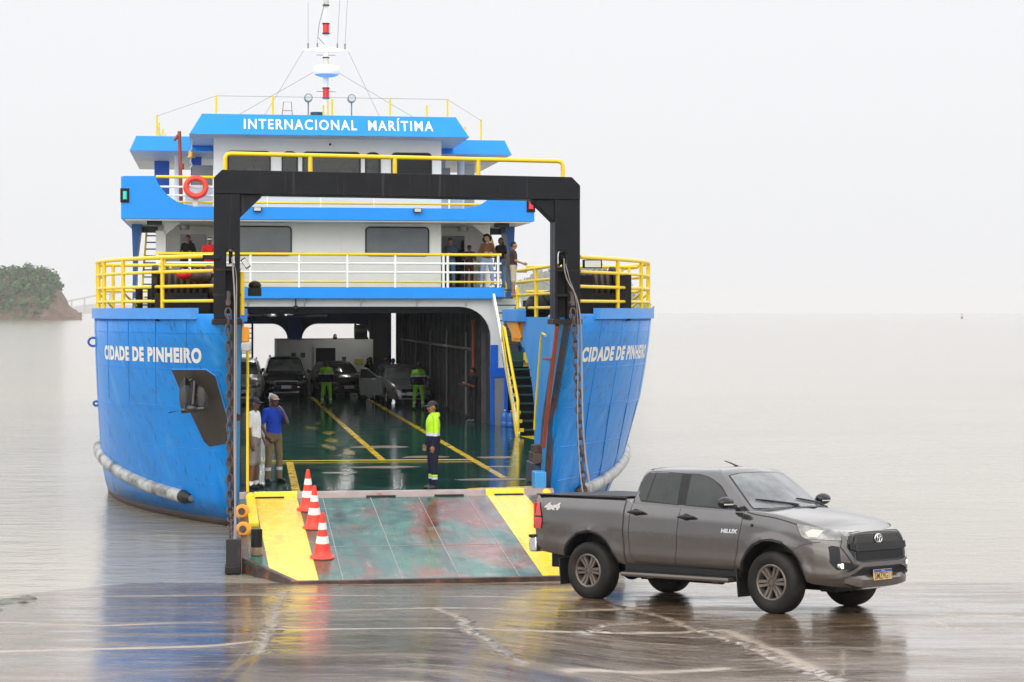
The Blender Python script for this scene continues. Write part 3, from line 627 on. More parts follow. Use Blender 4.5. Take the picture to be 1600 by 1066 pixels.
# ---- railings
def railing(name, pts, rails, posts, r=.028, parent=None, h0=0, postmat='yellow', postr=None, posth=None):
    """pts: deck-level polyline; rails: (height, material, radius); first rail is the part's own mesh"""
    root = None
    for i, (h, m, rr) in enumerate(rails):
        mb = MB(); mb.tube([(p[0], p[1], p[2]+h) for p in pts], rr, n=8)
        if i == 0: root = mb.build(name, m, parent or ferry, smooth=60)
        else: mb.build('rail', m, root, smooth=60)
    for p in posts:
        mb = MB(); mb.cyl((p[0], p[1], p[2]), (p[0], p[1], p[2]+(posth or rails[0][0])), postr or r, n=8); mb.build('post', postmat, root, smooth=60)
    return root
def curve_at(arcs, t): return arcs[min(len(arcs)-1, int(t*(len(arcs)-1)))]
for s in (-1, 1):
    pl = [(s*(plan(4.2, x)[0]-.06), plan(4.2, x)[1]+.06, 4.3) for x in np.linspace(.08, 1, 24)]+[(s*5.93, v, 4.3) for v in (6.2, 6.9, 7.6)]
    st = s*3.47 if s < 0 else 3.38
    pl = [(st, -.75, 4.3)]+[p for p in pl if abs(p[0]) > 3.55]
    posts = [pl[i] for i in (5, 11, 16, 19, 23, 26) if i < len(pl)]
    rt = railing('bow_railing', pl, [(1.0, 'yellow', .04), (.72, 'yellow', .032), (.44, 'yellow', .032), (.16, 'yellow', .032)], posts, .04)
    for i in (11, 19):
        p = pl[i]; mb = MB(); mb.cyl((p[0], p[1], p[2]+.35), (p[0]-s*.45, p[1]+.75, p[2]-.15), .025, n=6); mb.build('brace', 'yellow', rt, smooth=60)
    pin = [(s*3.06, -.3, 4.1), (s*3.06, 2, 4.1), (s*3.06, 5.0, 4.1), (s*3.3, 5.25, 4.1)]
    railing('inner_railing', pin, [(1.05, 'yellow', .035), (.8, 'yellow', .03), (.52, 'yellow', .03), (.24, 'yellow', .03)], [(s*3.06, 4.9, 3.75), (s*3.06, 2.4, 4.1)], .04)
    paft = [(s*3.3, 5.25, 4.1), (s*5.7, 5.25, 4.1), (s*5.86, 5.6, 4.1), (s*5.86, 7, 4.1)]
    railing('aft_railing', paft, [(1.15, 'yellow', .035), (.6, 'yellow', .03)], [(s*4.4, 5.25, 4.1), (s*5.6, 5.25, 4.1)], .035)
    # ribbed yellow bumper under the inner corner of the platform
    mb = MB()
    for i in range(6): mb.beam((s*(2.90+.0*i), 3.9+.26*i, 4.05), (s*2.97, 3.75+.18*i, 3.70), .07, .09)
    mb.prism([(s*2.985, 3.6, 4.05), (s*2.985, 5.4, 4.05), (s*2.985, 5.1, 3.62), (s*2.985, 3.9, 3.62)], (-s*.03, 0, 0)); mb.build('ribbed_bumper', 'orange', ferry)
    mb = MB(); mb.bb(*sorted((s*2.80, s*2.99)), 3.3, 5.5, 4.05, 4.32); mb.build('platform_edge', 'trim', ferry, bevel=.01)
# mooring gear standing on the horns
for s in (-1, 1):
    x0 = -4.05 if s < 0 else 4.0
    mb = MB(); mb.bb(x0-.55, x0+.45, .9, 2.2, 4.08, 4.62); mb.cyl((x0-.5, 1.5, 4.75), (x0+.42, 1.5, 4.75), .30, n=20); mb.cyl((x0-.62, 1.5, 4.75), (x0-.5, 1.5, 4.75), .42, n=20); mb.cyl((x0+.42, 1.5, 4.75), (x0+.52, 1.5, 4.75), .42, n=20); mb.bb(x0+.5, x0+.8, 1.2, 1.8, 4.08, 5.0)
    wn = mb.build('anchor_winch', 'black', ferry, bevel=.015)
    for i in range(7):
        mb = MB(); mb.tube([(x0-.4+.12*i, 1.5+.34*math.cos(t), 4.75+.34*math.sin(t)) for t in np.linspace(0, 2*math.pi, 15)[:-1]], .035, closed=True, n=6); mb.build('chain_turn', 'iron', wn, smooth=60)
    mb = MB()
    for dx in (-.12, .12): mb.cyl((s*4.85+dx, 2.9, 4.08), (s*4.85+dx, 2.9, 4.75), .075, n=14)
    mb.bb(s*4.85-.3, s*4.85+.3, 2.75, 3.05, 4.07, 4.12); mb.build('bollard', 'black', ferry, smooth=40)
    mb = MB(); mb.bb(3.47, 3.84, .2, .7, 4.08, 4.98) if s > 0 else mb.bb(x0+.1, x0+.5, .2, .6, 4.08, 4.5); mb.build('machinery_case', 'black', ferry, bevel=.02)
mb = MB(); mb.cyl((3.35, 3.4, 4.45), (4.1, 3.6, 4.62), .22, n=18); mb.cyl((3.2, 4.1, 4.1), (3.2, 4.1, 4.5), .16, n=14); mb.sph((3.3, 3.5, 4.38), (.3, .35, .28)); mb.build('capstan', 'black', ferry, smooth=40)
mb = MB(); mb.sph((-3.75, .9, 4.95), (.22, .2, .13)); mb.sph((-3.42, 1.2, 4.7), (.2, .2, .25)); mb.build('rope_heap', 'iron', ferry, smooth=60)
mb = MB(); mb.sph((-4.02, .9, 4.98), (.18, .2, .10)); mb.build('red_buoy_cover', 'red', ferry, smooth=60)
# ---- fold-out gangway gear on the right inner wall: red-oxide arm, yellow grab rail
mb = MB(); mb.beam((2.93, -.88, 4.0), (2.93, .72, 1.6), .07, .10); mb.beam((2.88, -.4, 3.35), (2.88, .4, 3.35), .05, .05); mb.build('ramp_preventer', 'rustred', ferry, bevel=.01)
mb = MB(); mb.tube([(2.88, .15, 3.80), (2.86, .4, 3.84), (2.86, .6, 3.7), (2.86, 1.35, 2.1), (2.86, 1.4, 1.9)], .022, n=8); mb.build('grab_rail', 'yellow', ferry, smooth=60)
mb = MB(); mb.bb(2.80, 2.99, 1.2, 1.75, 1.25, 1.45); mb.bb(2.82, 2.99, 1.25, 1.6, 1.45, 1.6); mb.build('wall_bracket', 'iron', ferry, bevel=.01)
mb = MB(); mb.bb(2.88, 2.99, 1.35, 2.6, .80, 1.2); mb.build('ramp_latch', 'stem', ferry, bevel=.02)
mb = MB(); mb.bb(2.74, 2.97, .6, 1.0, DK, 1.12); mb.build('deck_locker', 'innerblue', ferry, bevel=.02)
# ---- superstructure: portal frame and car hall
VF = 22.5
mb = MB(); mb.prism([(u, VF, z) for u, z in [(-5.3, DK-.2), (5.3, DK-.2), (5.3, 4.66), (-5.3, 4.66)]], (0, .16, 0)); pf = mb.build('portal_frame', 'cream', ferry, smooth=0)
cm = MB(); cm.prism([(u, VF-1, z) for u, z in rrect(-4.9, 4.9, DK-1, 4.42, .95, 8, (0, 0, 1, 1))], (0, 3, 0)); cut(pf, [cm.build('c', [], None, smooth=0)])
for u in (-4.2, -2.5, -.8, .9, 2.6, 4.1):
    mb = MB(); mb.prism([(u, VF, 4.64), (u, VF-.24, 4.64), (u, VF, 4.42)], (.03, 0, 0)); mb.build('stiffener', 'cream', pf)
for s in (-1, 1):
    mb = MB(); mb.prism([(s*5.28, VF+.04, 4.66), (s*5.28, VF+.04, 3.9), (s*5.85, VF+.04, 4.66)], (0, .06, 0)); mb.build('gusset', 'cream', pf)
    mb = MB(); mb.bb(*sorted((s*4.88, s*5.42)), VF-.06, VF+.3, 2.25, 2.55); mb.bb(*sorted((s*4.88, s*5.12)), VF-.03, VF-.005, 2.55, 3.25); mb.bb(*sorted((s*4.88, s*5.0)), VF-.06, VF+.1, DK, 2.25); mb.bb(*sorted((s*5.30, s*5.42)), VF-.06, VF+.1, DK, 2.25); mb.build('portal_leg_post', 'bluepost', ferry, bevel=.01)
    mb = MB(); mb.bb(*sorted((s*5.0, s*5.30)), VF-.03, VF-.005, DK, 2.25); mb.build('leg_panel', 'grey', ferry)
    mb = MB(); mb.prism([(u, VF+.9, z) for u, z in rrect(*sorted((s*5.45, s*5.82)), 1.2, 2.35, .08)], (0, .03, 0)); mb.build('side_window', 'glass', ferry)
    mb = MB(); mb.bb(*sorted((s*5.42, s*5.9)), VF+.95, VF+1.05, DK, 4.64); mb.build('side_bulkhead', 'grey', ferry)
    # hall side wall with vertical frames and a pipe
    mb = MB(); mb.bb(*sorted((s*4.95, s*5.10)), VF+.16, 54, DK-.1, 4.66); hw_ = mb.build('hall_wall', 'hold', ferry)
    for v in np.arange(24, 54, 1.35):
        mb = MB(); mb.bb(*sorted((s*4.80, s*4.97)), v, v+.10, DK, 4.6); mb.build('wall_frame', 'hold', hw_)
    mb = MB(); mb.cyl((s*4.72, 26, 3.05), (s*4.72, 50, 3.05), .05, n=8); mb.build('wall_pipe', 'grey', hw_)
    for v in (27, 32.5, 38, 43.5, 49):
        mb = MB(); mb.cyl((s*4.70, v, .9), (s*4.70, v, 3.6 if v < 40 else 3.1), .035, n=8); mb.build('drop_pipe', 'grey', hw_)
    mb = MB(); mb.cyl((s*4.68, 25, 1.3), (s*4.68, 25, 4.0), .06, n=8); mb.build('fire_main', 'rustred', hw_)
    mb = MB(); mb.bb(*sorted((s*5.1, s*5.9)), VF+1.05, 54, 4.3, 4.66); mb.build('side_ceiling', 'cream', ferry)
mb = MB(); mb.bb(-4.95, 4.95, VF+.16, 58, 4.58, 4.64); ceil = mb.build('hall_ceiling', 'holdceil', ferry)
for v in np.arange(24.2, 58, 2.2):
    mb = MB(); mb.bb(-4.95, 4.95, v, v+.12, 4.22, 4.58); mb.build('ceiling_beam', 'holdceil', ceil)
for u, v in ((-2.2, 25.5), (-1.0, 31), (.4, 28), (1.4, 37), (-1.5, 41), (2.9, 33), (2.2, 44.6)):
    mb = MB(); mb.box((u, v, 4.38), (.16, 1.25, .05), .35); mb.build('light_fitting', 'alu', ceil); mb = MB(); mb.box((u, v, 4.345), (.10, 1.15, .012), .35); mb.build('tube', 'tubelight', ceil)
mb = MB(); mb.tube([(-2.8, 24.8, 4.12), (-2.3, 27, 4.16), (-1.2, 33, 4.14), (0, 40, 4.16)], .05, n=6); mb.tube([(0, 24.8, 4.15), (-.9, 28.5, 4.12), (-1.1, 34, 4.15)], .05, n=6); mb.build('cable_tray', 'grey', ceil)
mb = MB(); mb.sph((-1.05, VF-.15, 4.36), .1); mb.cyl((-1.05, VF-.1, 4.42), (-1.05, VF-.1, 4.66), .02, n=6); mb.build('deck_camera', 'black', ferry, smooth=50)
# aft wall with two arched openings and the side gap
mb = MB(); mb.bb(-4.95, 4.30, 57, 57.3, DK-.1, 4.6); aw = mb.build('aft_wall', 'grey', ferry, smooth=0)
cs = []
for a, b2 in ((-4.0, -.05), (.62, 3.9)):
    cm = MB(); cm.prism([(u, 55, z) for u, z in rrect(a, b2, .95, 3.70, .75, 7, (0, 0, 1, 1))], (0, 4, 0)); cs.append(cm.build('c', [], None, smooth=0))
cut(aw, cs)
mb = MB(); mb.bb(-.02, .58, 56.8, 56.97, 1.0, 4.6); mb.build('aft_pillar', 'bluepost', ferry); mb = MB(); mb.bb(4.3, 4.52, 53, 57.2, DK, 4.6); mb.build('aft_pillar', 'bluepost', ferry)
mb = MB(); mb.bb(3.4, 4.28, 51.5, 51.6, DK, 4.6); mb.build('partition_panel', 'grey', ferry)
# stair seen at the back through the left arch
mb = MB()
for i in range(11): mb.bb(-3.4, -1.75, 55+.0*i, 55.25, 1.9+.23*i-.02, 1.9+.23*i+.02)
st_ = mb.build('aft_stair', 'black', ferry); mb = MB(); mb.bb(-1.79, -1.70, 55, 55.2, 1.7, 4.6); mb.build('stringer', 'black', st_)
# white machinery casing on the car deck
bo = MB(); bo.bb(-.88, 3.14, 46, 50, DK, 3.1); casing = bo.build('engine_casing', 'booth', ferry, bevel=.015)
mb = MB(); mb.bb(.72, 1.55, 45.95, 46.04, DK, 2.75); mb.build('door', 'black', casing); mb = MB(); mb.bb(.64, .72, 45.93, 46, DK, 2.82); mb.bb(1.55, 1.63, 45.93, 46, DK, 2.82); mb.bb(.64, 1.63, 45.93, 46, 2.75, 2.83); mb.build('door_frame', 'booth', casing)
mb = MB(); mb.bb(2.35, 2.72, 45.97, 45.995, 2.05, 2.28); mb.build('notice', 'poster', casing)
mb = MB(); mb.bb(1.82, 2.0, 45.97, 45.995, 2.05, 2.38); mb.build('notice', 'hold', casing)
mb = MB(); mb.bb(-.3, -.1, 45.97, 45.995, 2.35, 2.55); mb.bb(.1, .28, 45.97, 45.995, 2.35, 2.55); mb.build('notice', 'hold', casing)
mb = MB(); mb.mat(0).cyl((1.55, 46.3, 3.1), (1.55, 46.3, 3.2), .09, n=12); mb.mat(1).sph((1.55, 46.3, 3.24), (.08, .08, .10)); mb.build('beacon_lamp', ['black', 'orange'], casing, smooth=50)
mb = MB(); mb.cyl((2.45, 46.4, 3.42), (2.85, 46.4, 3.42), .30, n=20); mb.bb(2.4, 2.95, 46.2, 46.7, 3.1, 3.2); mb.cyl((2.38, 46.4, 3.42), (2.45, 46.4, 3.42), .36, n=20); mb.cyl((2.85, 46.4, 3.42), (2.9, 46.4, 3.42), .36, n=20); mb.build('hose_reel', 'black', casing, smooth=40)
# ---- passenger deck
mb = MB(); mb.bb(-5.28, 5.28, 22.2, 24, 4.661, 5.0); mb.bb(-5.28, 5.28, 24, 52, 4.661, 4.99); mb.build('passenger_deck', 'fascia', ferry, bevel=.01)
mb = MB(); mb.bb(-5.26, 5.26, 22.3, 50, 5.001, 5.012); mb.build('passenger_deck_floor', 'step', ferry)
pl = [(-5.2, 22.32, 5.0), (5.2, 22.32, 5.0)]
railing('front_railing', pl, [(1.0, 'yellow', .045), (.73, 'white', .032), (.46, 'white', .032), (.17, 'yellow', .032)], [(u, 22.32, 5.0) for u in (-5.15, -4.2, -3.45, -2.4, -.95, .5, 1.95, 3.42, 3.55, 5.1)], .04, postmat='white')
# lounge block with two rubber-framed windows
mb = MB(); mb.bb(-3.5, 3.5, 23.6, 50, 5.0, 7.02); lg = mb.build('lounge_wall', 'white', ferry, bevel=.02)
def window(a, b2, z0, z1, v, r, pane, parent, depth=.03, fw_=.045):
    o_, i_ = rrect(a, b2, z0, z1, r), rrect(a+fw_, b2-fw_, z0+fw_, z1-fw_, max(.02, r-fw_))
    f = ring2(o_, i_, lambda p: (p[0], v-depth, p[1]), lambda p: (p[0], v+.02, p[1])).build('window', 'rubber', parent, smooth=30)
    mb = MB(); mb.prism([(x, v-.012, z) for x, z in i_], (0, .008, 0)); mb.build('pane', pane, f, smooth=0); return f
window(-3.13, -1.12, 5.98, 6.90, 23.6, .14, 'greyglass', lg); window(1.13, 3.12, 5.98, 6.90, 23.6, .14, 'greyglass', lg)
for s in (-1, 1):
    mb = MB(); mb.bb(*sorted((s*3.501, s*5.25)), 26.3, 26.42, 5.0, 7.02); ew = mb.build('entrance_wall', 'white', ferry)
    mb = MB(); mb.bb(*sorted((s*3.75, s*4.55)), 26.25, 26.295, 5.0, 6.72); mb.build('door', 'glass', ew)
    mb = MB(); mb.bb(*sorted((s*4.95, s*5.25)), 24.0, 24.3, 5.0, 6.75) if s < 0 else mb.cyl((5.02, 24.2, 5), (5.02, 24.2, 7.0), .085, n=14); mb.prism([(s*4.5, 24.0, 7.0), (s*5.0, 24.0, 7.0), (s*5.0, 24.0, 6.6)], (0, .3, 0)); mb.build('deck_pillar', 'white', ferry, smooth=40)
    # ventilator cowl in the gallery
    mb = MB(); mb.cyl((s*4.4, 25.5, 6.85), (s*4.4, 25.5, 6.99), .16, n=14); mb.build('ceiling_vent', 'alu', ferry, smooth=40)
    # upper flight of stairs from passenger deck to bridge deck
    sx_ = s*5.25; mb = MB()
    mb.beam((s*5.02, 24.6, 5.0), (s*5.02, 29, 7.1), .05, .22); fl = mb.build('upper_stair', 'yellow', ferry)
    mb = MB(); mb.beam((s*5.68, 24.6, 5.0), (s*5.68, 29, 7.1), .05, .22); mb.build('stringer', 'yellow', fl)
    for i in range(9):
        mb = MB(); f = (i+.5)/9; mb.bb(*sorted((s*5.05, s*5.66)), 24.6+4.4*f-.12, 24.6+4.4*f+.12, 5.0+2.1*f-.02, 5.0+2.1*f+.02); mb.build('step', 'step', fl)
    mb = MB(); mb.prism([(s*5.0, 26.5, 7.0), (s*5.9, 26.5, 7.0), (s*5.9, 26.5, 6.78), (s*5.0, 26.5, 6.78)], (0, .05, 0)); mb.build('stair_header', 'step', ferry)
    # raking blue fin bracket between hull side and bridge wing
    mb = MB(); mb.prism([(s*6.02, 25, 7.0), (s*5.72, 25, 7.0), (s*5.86, 25, 5.9), (s*5.90, 25, 4.2), (s*6.0, 25, 4.2), (s*5.98, 25, 5.9)], (0, 1.2, 0)); fb = mb.build('wing_fin', 'darkblue', ferry)
    # stair from the car deck
    v0, v1, ua, ub = 17.2, 22.6, s*4.95, s*5.68
    mb = MB(); mb.beam((ua, v0, DK), (ua, v1, 5.0), .07, .20); s2 = mb.build('car_deck_stair', 'white', ferry)
    mb = MB(); mb.beam((ub, v0, DK), (ub, v1, 5.0), .07, .20); mb.build('stringer', 'white', s2)
    for i in range(18):
        f = (i+.7)/18; mb = MB(); mb.bb(*sorted((ua, ub)), v0+(v1-v0)*f-.13, v0+(v1-v0)*f+.13, DK+4.22*f-.022, DK+4.22*f+.022); mb.build('step', 'step', s2)
        if i % 2 == 0 or i < 6:
            mb = MB(); mb.bb(*sorted((ub-s*.16, ub-s*.01) if i > 6 else (ua, ua+s*.16)), v0+(v1-v0)*f-.15, v0+(v1-v0)*f-.12, DK+4.22*f-.05, DK+4.22*f+.05); mb.build('step_marking', 'yellow', s2)
    mb = MB(); mb.prism([(ua, v0+.45, DK), (ua, v0+.50, DK), (ua, v0+3.4, DK+2.25), (ua, v0+3.35, DK+2.25)], (ub-ua, 0, 0)); mb.build('dark_stair_backing', 'black', s2)  # dark sheet added behind the lower treads
    f = .52; mb = MB(); mb.bb(*sorted((ua, ub)), v0+(v1-v0)*f-.16, v0+(v1-v0)*f-.13, DK+4.22*f-.32, DK+4.22*f+.12); mb.build('landing_panel', 'step', s2)
    mb = MB(); mb.bb(*sorted((ub-s*.18, ub)), v0+(v1-v0)*f-.18, v0+(v1-v0)*f-.161, DK+4.22*f-.32, DK+4.22*f+.10); mb.build('panel_marking', 'yellow', s2)
    mb = MB(); mb.tube([(ua-s*.02, v0, DK), (ua-s*.02, v0, DK+1.0), (ua-s*.02, v0+2.6, DK+3.0), (ua-s*.02, v0+2.9, DK+3.05), (ua-s*.02, v0+3.0, DK+2.6)], .045, n=8) if s > 0 else mb.tube([(ua, v0, DK), (ua, v0, DK+1), (ua, v1, 6)], .04, n=8); mb.build('handrail', 'yellow', s2, smooth=60)
    mb = MB(); mb.prism([(ua-s*.08, v0-.03, DK), (ua-s*.08, v0+.12, DK), (ua-s*.08, v0+2.95, DK+2.95), (ua-s*.08, v0+2.75, DK+3.0)], (s*.03, 0, 0)); mb.build('stair_side_plate', 'yellow' if s > 0 else 'white', s2)
    mb = MB(); mb.bb(*sorted((s*5.72, s*5.74)), 14, 17.5, 1.9, 3.0); mb.build('notice_board', 'white', ferry)
    mb = MB(); mb.bb(*sorted((s*5.70, s*5.95)), 12, 22.5, 4.1, 4.3); mb.build('side_bulwark', 'white', ferry)
# ---- bridge deck
mb = MB(); mb.bb(-6.22, 6.22, 22.3, 30, 7.03, 7.41); bd = mb.build('bridge_deck', ['fascia'], ferry, bevel=.01)
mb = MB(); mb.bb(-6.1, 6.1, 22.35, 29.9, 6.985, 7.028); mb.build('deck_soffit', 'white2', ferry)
for s in (-1, 1):
    prof = [(6.22, 7.40), (6.22, 8.22), (6.15, 8.30), (5.22, 8.31)]+[(4.22+1.0*math.cos(t)**1.0, 8.31-.89*math.sin(t)) for t in np.linspace(.12, 1.35, 9)]+[(4.1, 7.42)]
    prof = [(6.22, 7.40), (6.22, 8.22), (6.15, 8.30), (5.22, 8.31), (5.15, 8.12), (5.0, 7.9), (4.82, 7.71), (4.6, 7.56), (4.35, 7.47), (4.1, 7.42), (4.1, 7.40)]
    mb = MB(); mb.prism([(s*u, 22.302, z) for u, z in prof], (0, .07, 0)); mb.bb(*sorted((s*6.15, s*6.219)), 22.37, 27, 7.41, 8.29); wb = mb.build('wing_bulwark', 'fascia', ferry, smooth=25)
    mb = MB(); zc = 7.72 if s < 0 else 7.52; mb.bb(*sorted((s*5.98, s*6.24)), 22.27, 22.301, zc-.21, zc+.21); sl = mb.build('sidelight_box', 'black', ferry)
    mb = MB(); mb.cyl((s*6.1, 22.22, zc-.12), (s*6.1, 22.22, zc+.12), .075 if s > 0 else .06, n=14); mb.build('sidelight_lens', 'red' if s > 0 else 'green', sl, smooth=50)
    mb = MB(); mb.bb(s*5.25-.22, s*5.25+.22, 22.5, 22.8, 6.86, 6.98); mb.build('soffit_lamp', 'black', ferry, bevel=.01)
pl = [(-5.2, 22.36, 7.41), (-4.1, 22.36, 7.41), (4.1, 22.36, 7.41), (5.2, 22.36, 7.41)]
railing('bridge_railing', [(-5.2, 22.36, 7.41), (5.2, 22.36, 7.41)], [(.88, 'yellow', .045), (.58, 'white', .035), (.33, 'white', .03), (.13, 'yellow', .035)], [(u, 22.36, 7.41) for u in (-3.5, -1.9, -.3, 1.3, 3.6)], .03, postmat='white')
for u in (-1.95-.25, 2.62):
    mb = MB(); mb.box((u, 22.22, 7.34), (.24, .14, .13)); fl_ = mb.build('deck_floodlight', 'black', ferry, bevel=.008); mb = MB(); mb.box((u, 22.146, 7.34), (.20, .008, .10)); mb.build('lens', 'lens', fl_)
# wheelhouse, hollow, five windows
wh = MB(); wh.bb(-3.5, 3.5, 23.6, 23.75, 7.41, 9.62); wh_o = wh.build('wheelhouse', 'white', ferry, smooth=0)
cs = []
wins = [(-3.08, -1.77), (-1.43, -.94), (-.80, .99), (1.13, 1.61), (1.94, 3.20)]
for a, b2 in wins:
    cm = MB(); cm.prism([(x, 23, z) for x, z in rrect(a, b2, 8.12, 9.19, .14 if b2-a > .6 else .2)], (0, 1.5, 0)); cs.append(cm.build('c', [], None, smooth=0))
cut(wh_o, cs)
for a, b2 in wins:
    r_ = .14 if b2-a > .6 else .2
    o_, i_ = rrect(a-.005, b2+.005, 8.115, 9.195, r_), rrect(a+.045, b2-.045, 8.165, 9.145, r_-.04)
    f = ring2(o_, i_, lambda p: (p[0], 23.575, p[1]), lambda p: (p[0], 23.70, p[1])).build('window', 'rubber', wh_o, smooth=30)
    mb = MB(); mb.prism([(x, 23.66, z) for x, z in i_], (0, .008, 0)); mb.build('pane', 'bridgeglass', f, smooth=0)
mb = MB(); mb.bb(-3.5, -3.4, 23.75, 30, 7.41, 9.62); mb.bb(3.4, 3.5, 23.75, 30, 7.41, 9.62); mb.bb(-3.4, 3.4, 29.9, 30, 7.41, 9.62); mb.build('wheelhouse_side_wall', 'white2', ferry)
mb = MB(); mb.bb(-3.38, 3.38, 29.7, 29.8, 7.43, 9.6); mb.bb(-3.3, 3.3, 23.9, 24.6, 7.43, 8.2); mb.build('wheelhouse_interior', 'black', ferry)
mb = MB(); mb.sph((0.05, 23.58, 9.42), .035); mb.build('whistle', 'black', wh_o)
# roof visor and wing roofs
def visor(name, ub, ut, v0, v1, zb, zt, dv):
    mb = MB(); lo = [(-ub, v0), (ub, v0), (ub, v1), (-ub, v1)]; hi = [(-ut, v0+dv), (ut, v0+dv), (ut, v1-dv), (-ut, v1-dv)]
    mb.mat(0).loft([[(u, v, zb) for u, v in lo], [(u, v, zt) for u, v in hi]], closed=True); mb.add([(u, v, zt) for u, v in hi], [(0, 1, 2, 3)])
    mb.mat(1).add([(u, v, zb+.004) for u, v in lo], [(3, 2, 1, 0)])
    return mb.build(name, ['fascia', 'white2'], ferry, smooth=0, bevel=.05, seg=3)
rf = visor('wheelhouse_roof', 4.22, 3.85, 22.3, 26.8, 9.58, 10.22, .35)
wr = visor('wing_roof', 6.15, 5.95, 26.5, 35, 9.40, 9.88, .2)
for s in (-1, 1):
    mb = MB(); mb.cyl((s*4.65, 28, 7.41), (s*4.65, 28, 9.4), .12, n=14); mb.build('wing_pillar', 'white', ferry, smooth=40)
    mb = MB(); mb.bb(*sorted((s*3.9, s*4.25)), 29, 29.2, 7.41, 9.4); mb.build('wing_panel', 'bluepost' if s < 0 else 'white2', ferry); mb = MB(); mb.bb(*sorted((s*5.0, s*5.5)), 31, 31.2, 7.41, 9.4); mb.build('wing_panel', 'bluepost' if s < 0 else 'white2', ferry)
    mb = MB(); mb.bb(*sorted((s*3.52, s*4.4)), 26.2, 26.9, 7.41, 8.3); mb.build('deck_box', 'white2', ferry, bevel=.03)
    mb = MB(); mb.bb(*sorted((s*3.52, s*4.2)), 27.2, 27.4, 7.41, 9.0); mb.build('bridge_door', 'grey', ferry)
V, Fq = text_geo('INTERNACIONAL  MARÍTIMA', .46, .009, 1.0, 1.22)
x0, x1 = min(p[0] for p in V), max(p[0] for p in V); k_ = 5.72/(x1-x0)
rb = bvh_of(rf); V2 = [((x-x0)*k_-2.60, 9.76+y*.96) for x, y in V]
drape(None, (0, 18, 0), (1, 0, 0), (0, 0, 1), (0, 1, 0), rb, .008, .3, tri=(V2, Fq)).build('company_lettering', 'letter', rf, smooth=0)
# roof stanchions with wires
rs = [(-3.42, 23, 10.2), (-1.72, 23, 10.2), (.0, 24, 10.2), (1.85, 23, 10.2), (3.62, 23, 10.2), (-5.3, 27, 9.86), (-5.3, 29.5, 9.86), (-5.25, 32, 9.86), (-5.2, 34, 9.86), (5.2, 27, 9.86), (4.98, 29.5, 9.86), (4.75, 32, 9.86), (3.3, 26, 10.2)]
root = None
for p in rs:
    mb = MB(); mb.cyl(p, (p[0], p[1], p[2]+(.62 if p[1] < 26 else .72)), .03, n=6)
    if root is None: root = mb.build('roof_railing', 'yellow', ferry)
    else: mb.build('post', 'yellow', root)
mb = MB(); mb.tube([(-5.3, 27, 10.55), (-3.42, 23, 10.8), (-1.72, 23, 10.8), (1.85, 23, 10.8), (3.62, 23, 10.8), (5.2, 27, 10.55)], .006, n=4); mb.tube([(-5.3, 34, 10.3), (-5.3, 27, 10.3)], .006, n=4); mb.build('wire', 'cable', root)
# mast
ms_ = MB(); ms_.cyl((0, 25, 10.1), (0, 25, 12.4), .085, n=12); ms_.cyl((0, 25, 12.4), (0, 25, 14.6), .065, n=12); mast = ms_.build('mast', 'white', ferry, smooth=60)
mb = MB(); mb.lathe([(0, -.19), (.24, -.18), (.38, -.12), (.405, -.04), (.40, .12), (.37, .15), (0, .17)], (0.02, 24.9, 11.84), (0, 0, 1), 28); mb.build('radar_dome', 'white', mast, smooth=45)
mb = MB(); mb.loft([[(-.72, 25+a*.03, 12.50+b2*.02) for a, b2 in ((-1, -1), (1, -1), (1, 1), (-1, 1))], [(0, 25+a*.06, 12.53+b2*.10) for a, b2 in ((-1, -1), (1, -1), (1, 1), (-1, 1))], [(.72, 25+a*.03, 12.50+b2*.02) for a, b2 in ((-1, -1), (1, -1), (1, 1), (-1, 1))]], cap0=True, cap1=True); mb.build('crosstree', 'white', mast)
for x, h in ((-.56, 1.3), (-.27, .2), (.36, 2.2), (.60, 2.2)):
    mb = MB(); mb.cyl((x, 25, 12.5), (x, 25, 12.72), .025, n=6); mb.tube([(x, 25, 12.7), (x+.12*(x > 0), 25, 12.7+h)], .006, n=4); mb.build('whip_antenna', 'grey', mast)
for z in (13.18, 11.15):
    mb = MB(); mb.mat(0).cyl((0, 24.97, z-.14), (0, 24.97, z+.14), .10, n=14); mb.mat(1).cyl((0, 24.97, z-.17), (0, 24.97, z-.14), .12, n=14); mb.cyl((0, 24.97, z+.14), (0, 24.97, z+.17), .12, n=14); mb.build('red_masthead_lamp', ['red', 'black'], mast, smooth=40)
for z in (12.13, 14.05):
    mb = MB(); mb.mat(0).cyl((0, 24.97, z-.12), (0, 24.97, z+.12), .09, n=14); mb.mat(1).cyl((0, 24.97, z-.15), (0, 24.97, z-.12), .11, n=14); mb.cyl((0, 24.97, z+.12), (0, 24.97, z+.15), .11, n=14); mb.build('white_masthead_lamp', ['lens', 'black'], mast, smooth=40)
mb = MB()
for z in (11.2, 11.7, 12.35): mb.beam((-.3, 25, z), (.3, 25, z), .02, .02)
mb.tube([(-.04, 24.9, 14.0), (-.22, 24.9, 13.3), (-.26, 24.9, 12.9), (-.03, 24.9, 12.65)], .012, n=5); mb.build('mast_bracket', 'grey', mast)
mb = MB()
for p, q in (((-.7, 25, 12.48), (-2.4, 30, 9.9)), ((.7, 25, 12.48), (2.6, 30, 9.9)), ((-.4, 25, 11.8), (-3.2, 25.5, 10.2)), ((.4, 25, 11.8), (3.3, 25.5, 10.2))): mb.tube([p, q], .006, n=4)
mb.build('stay', 'cable', mast)
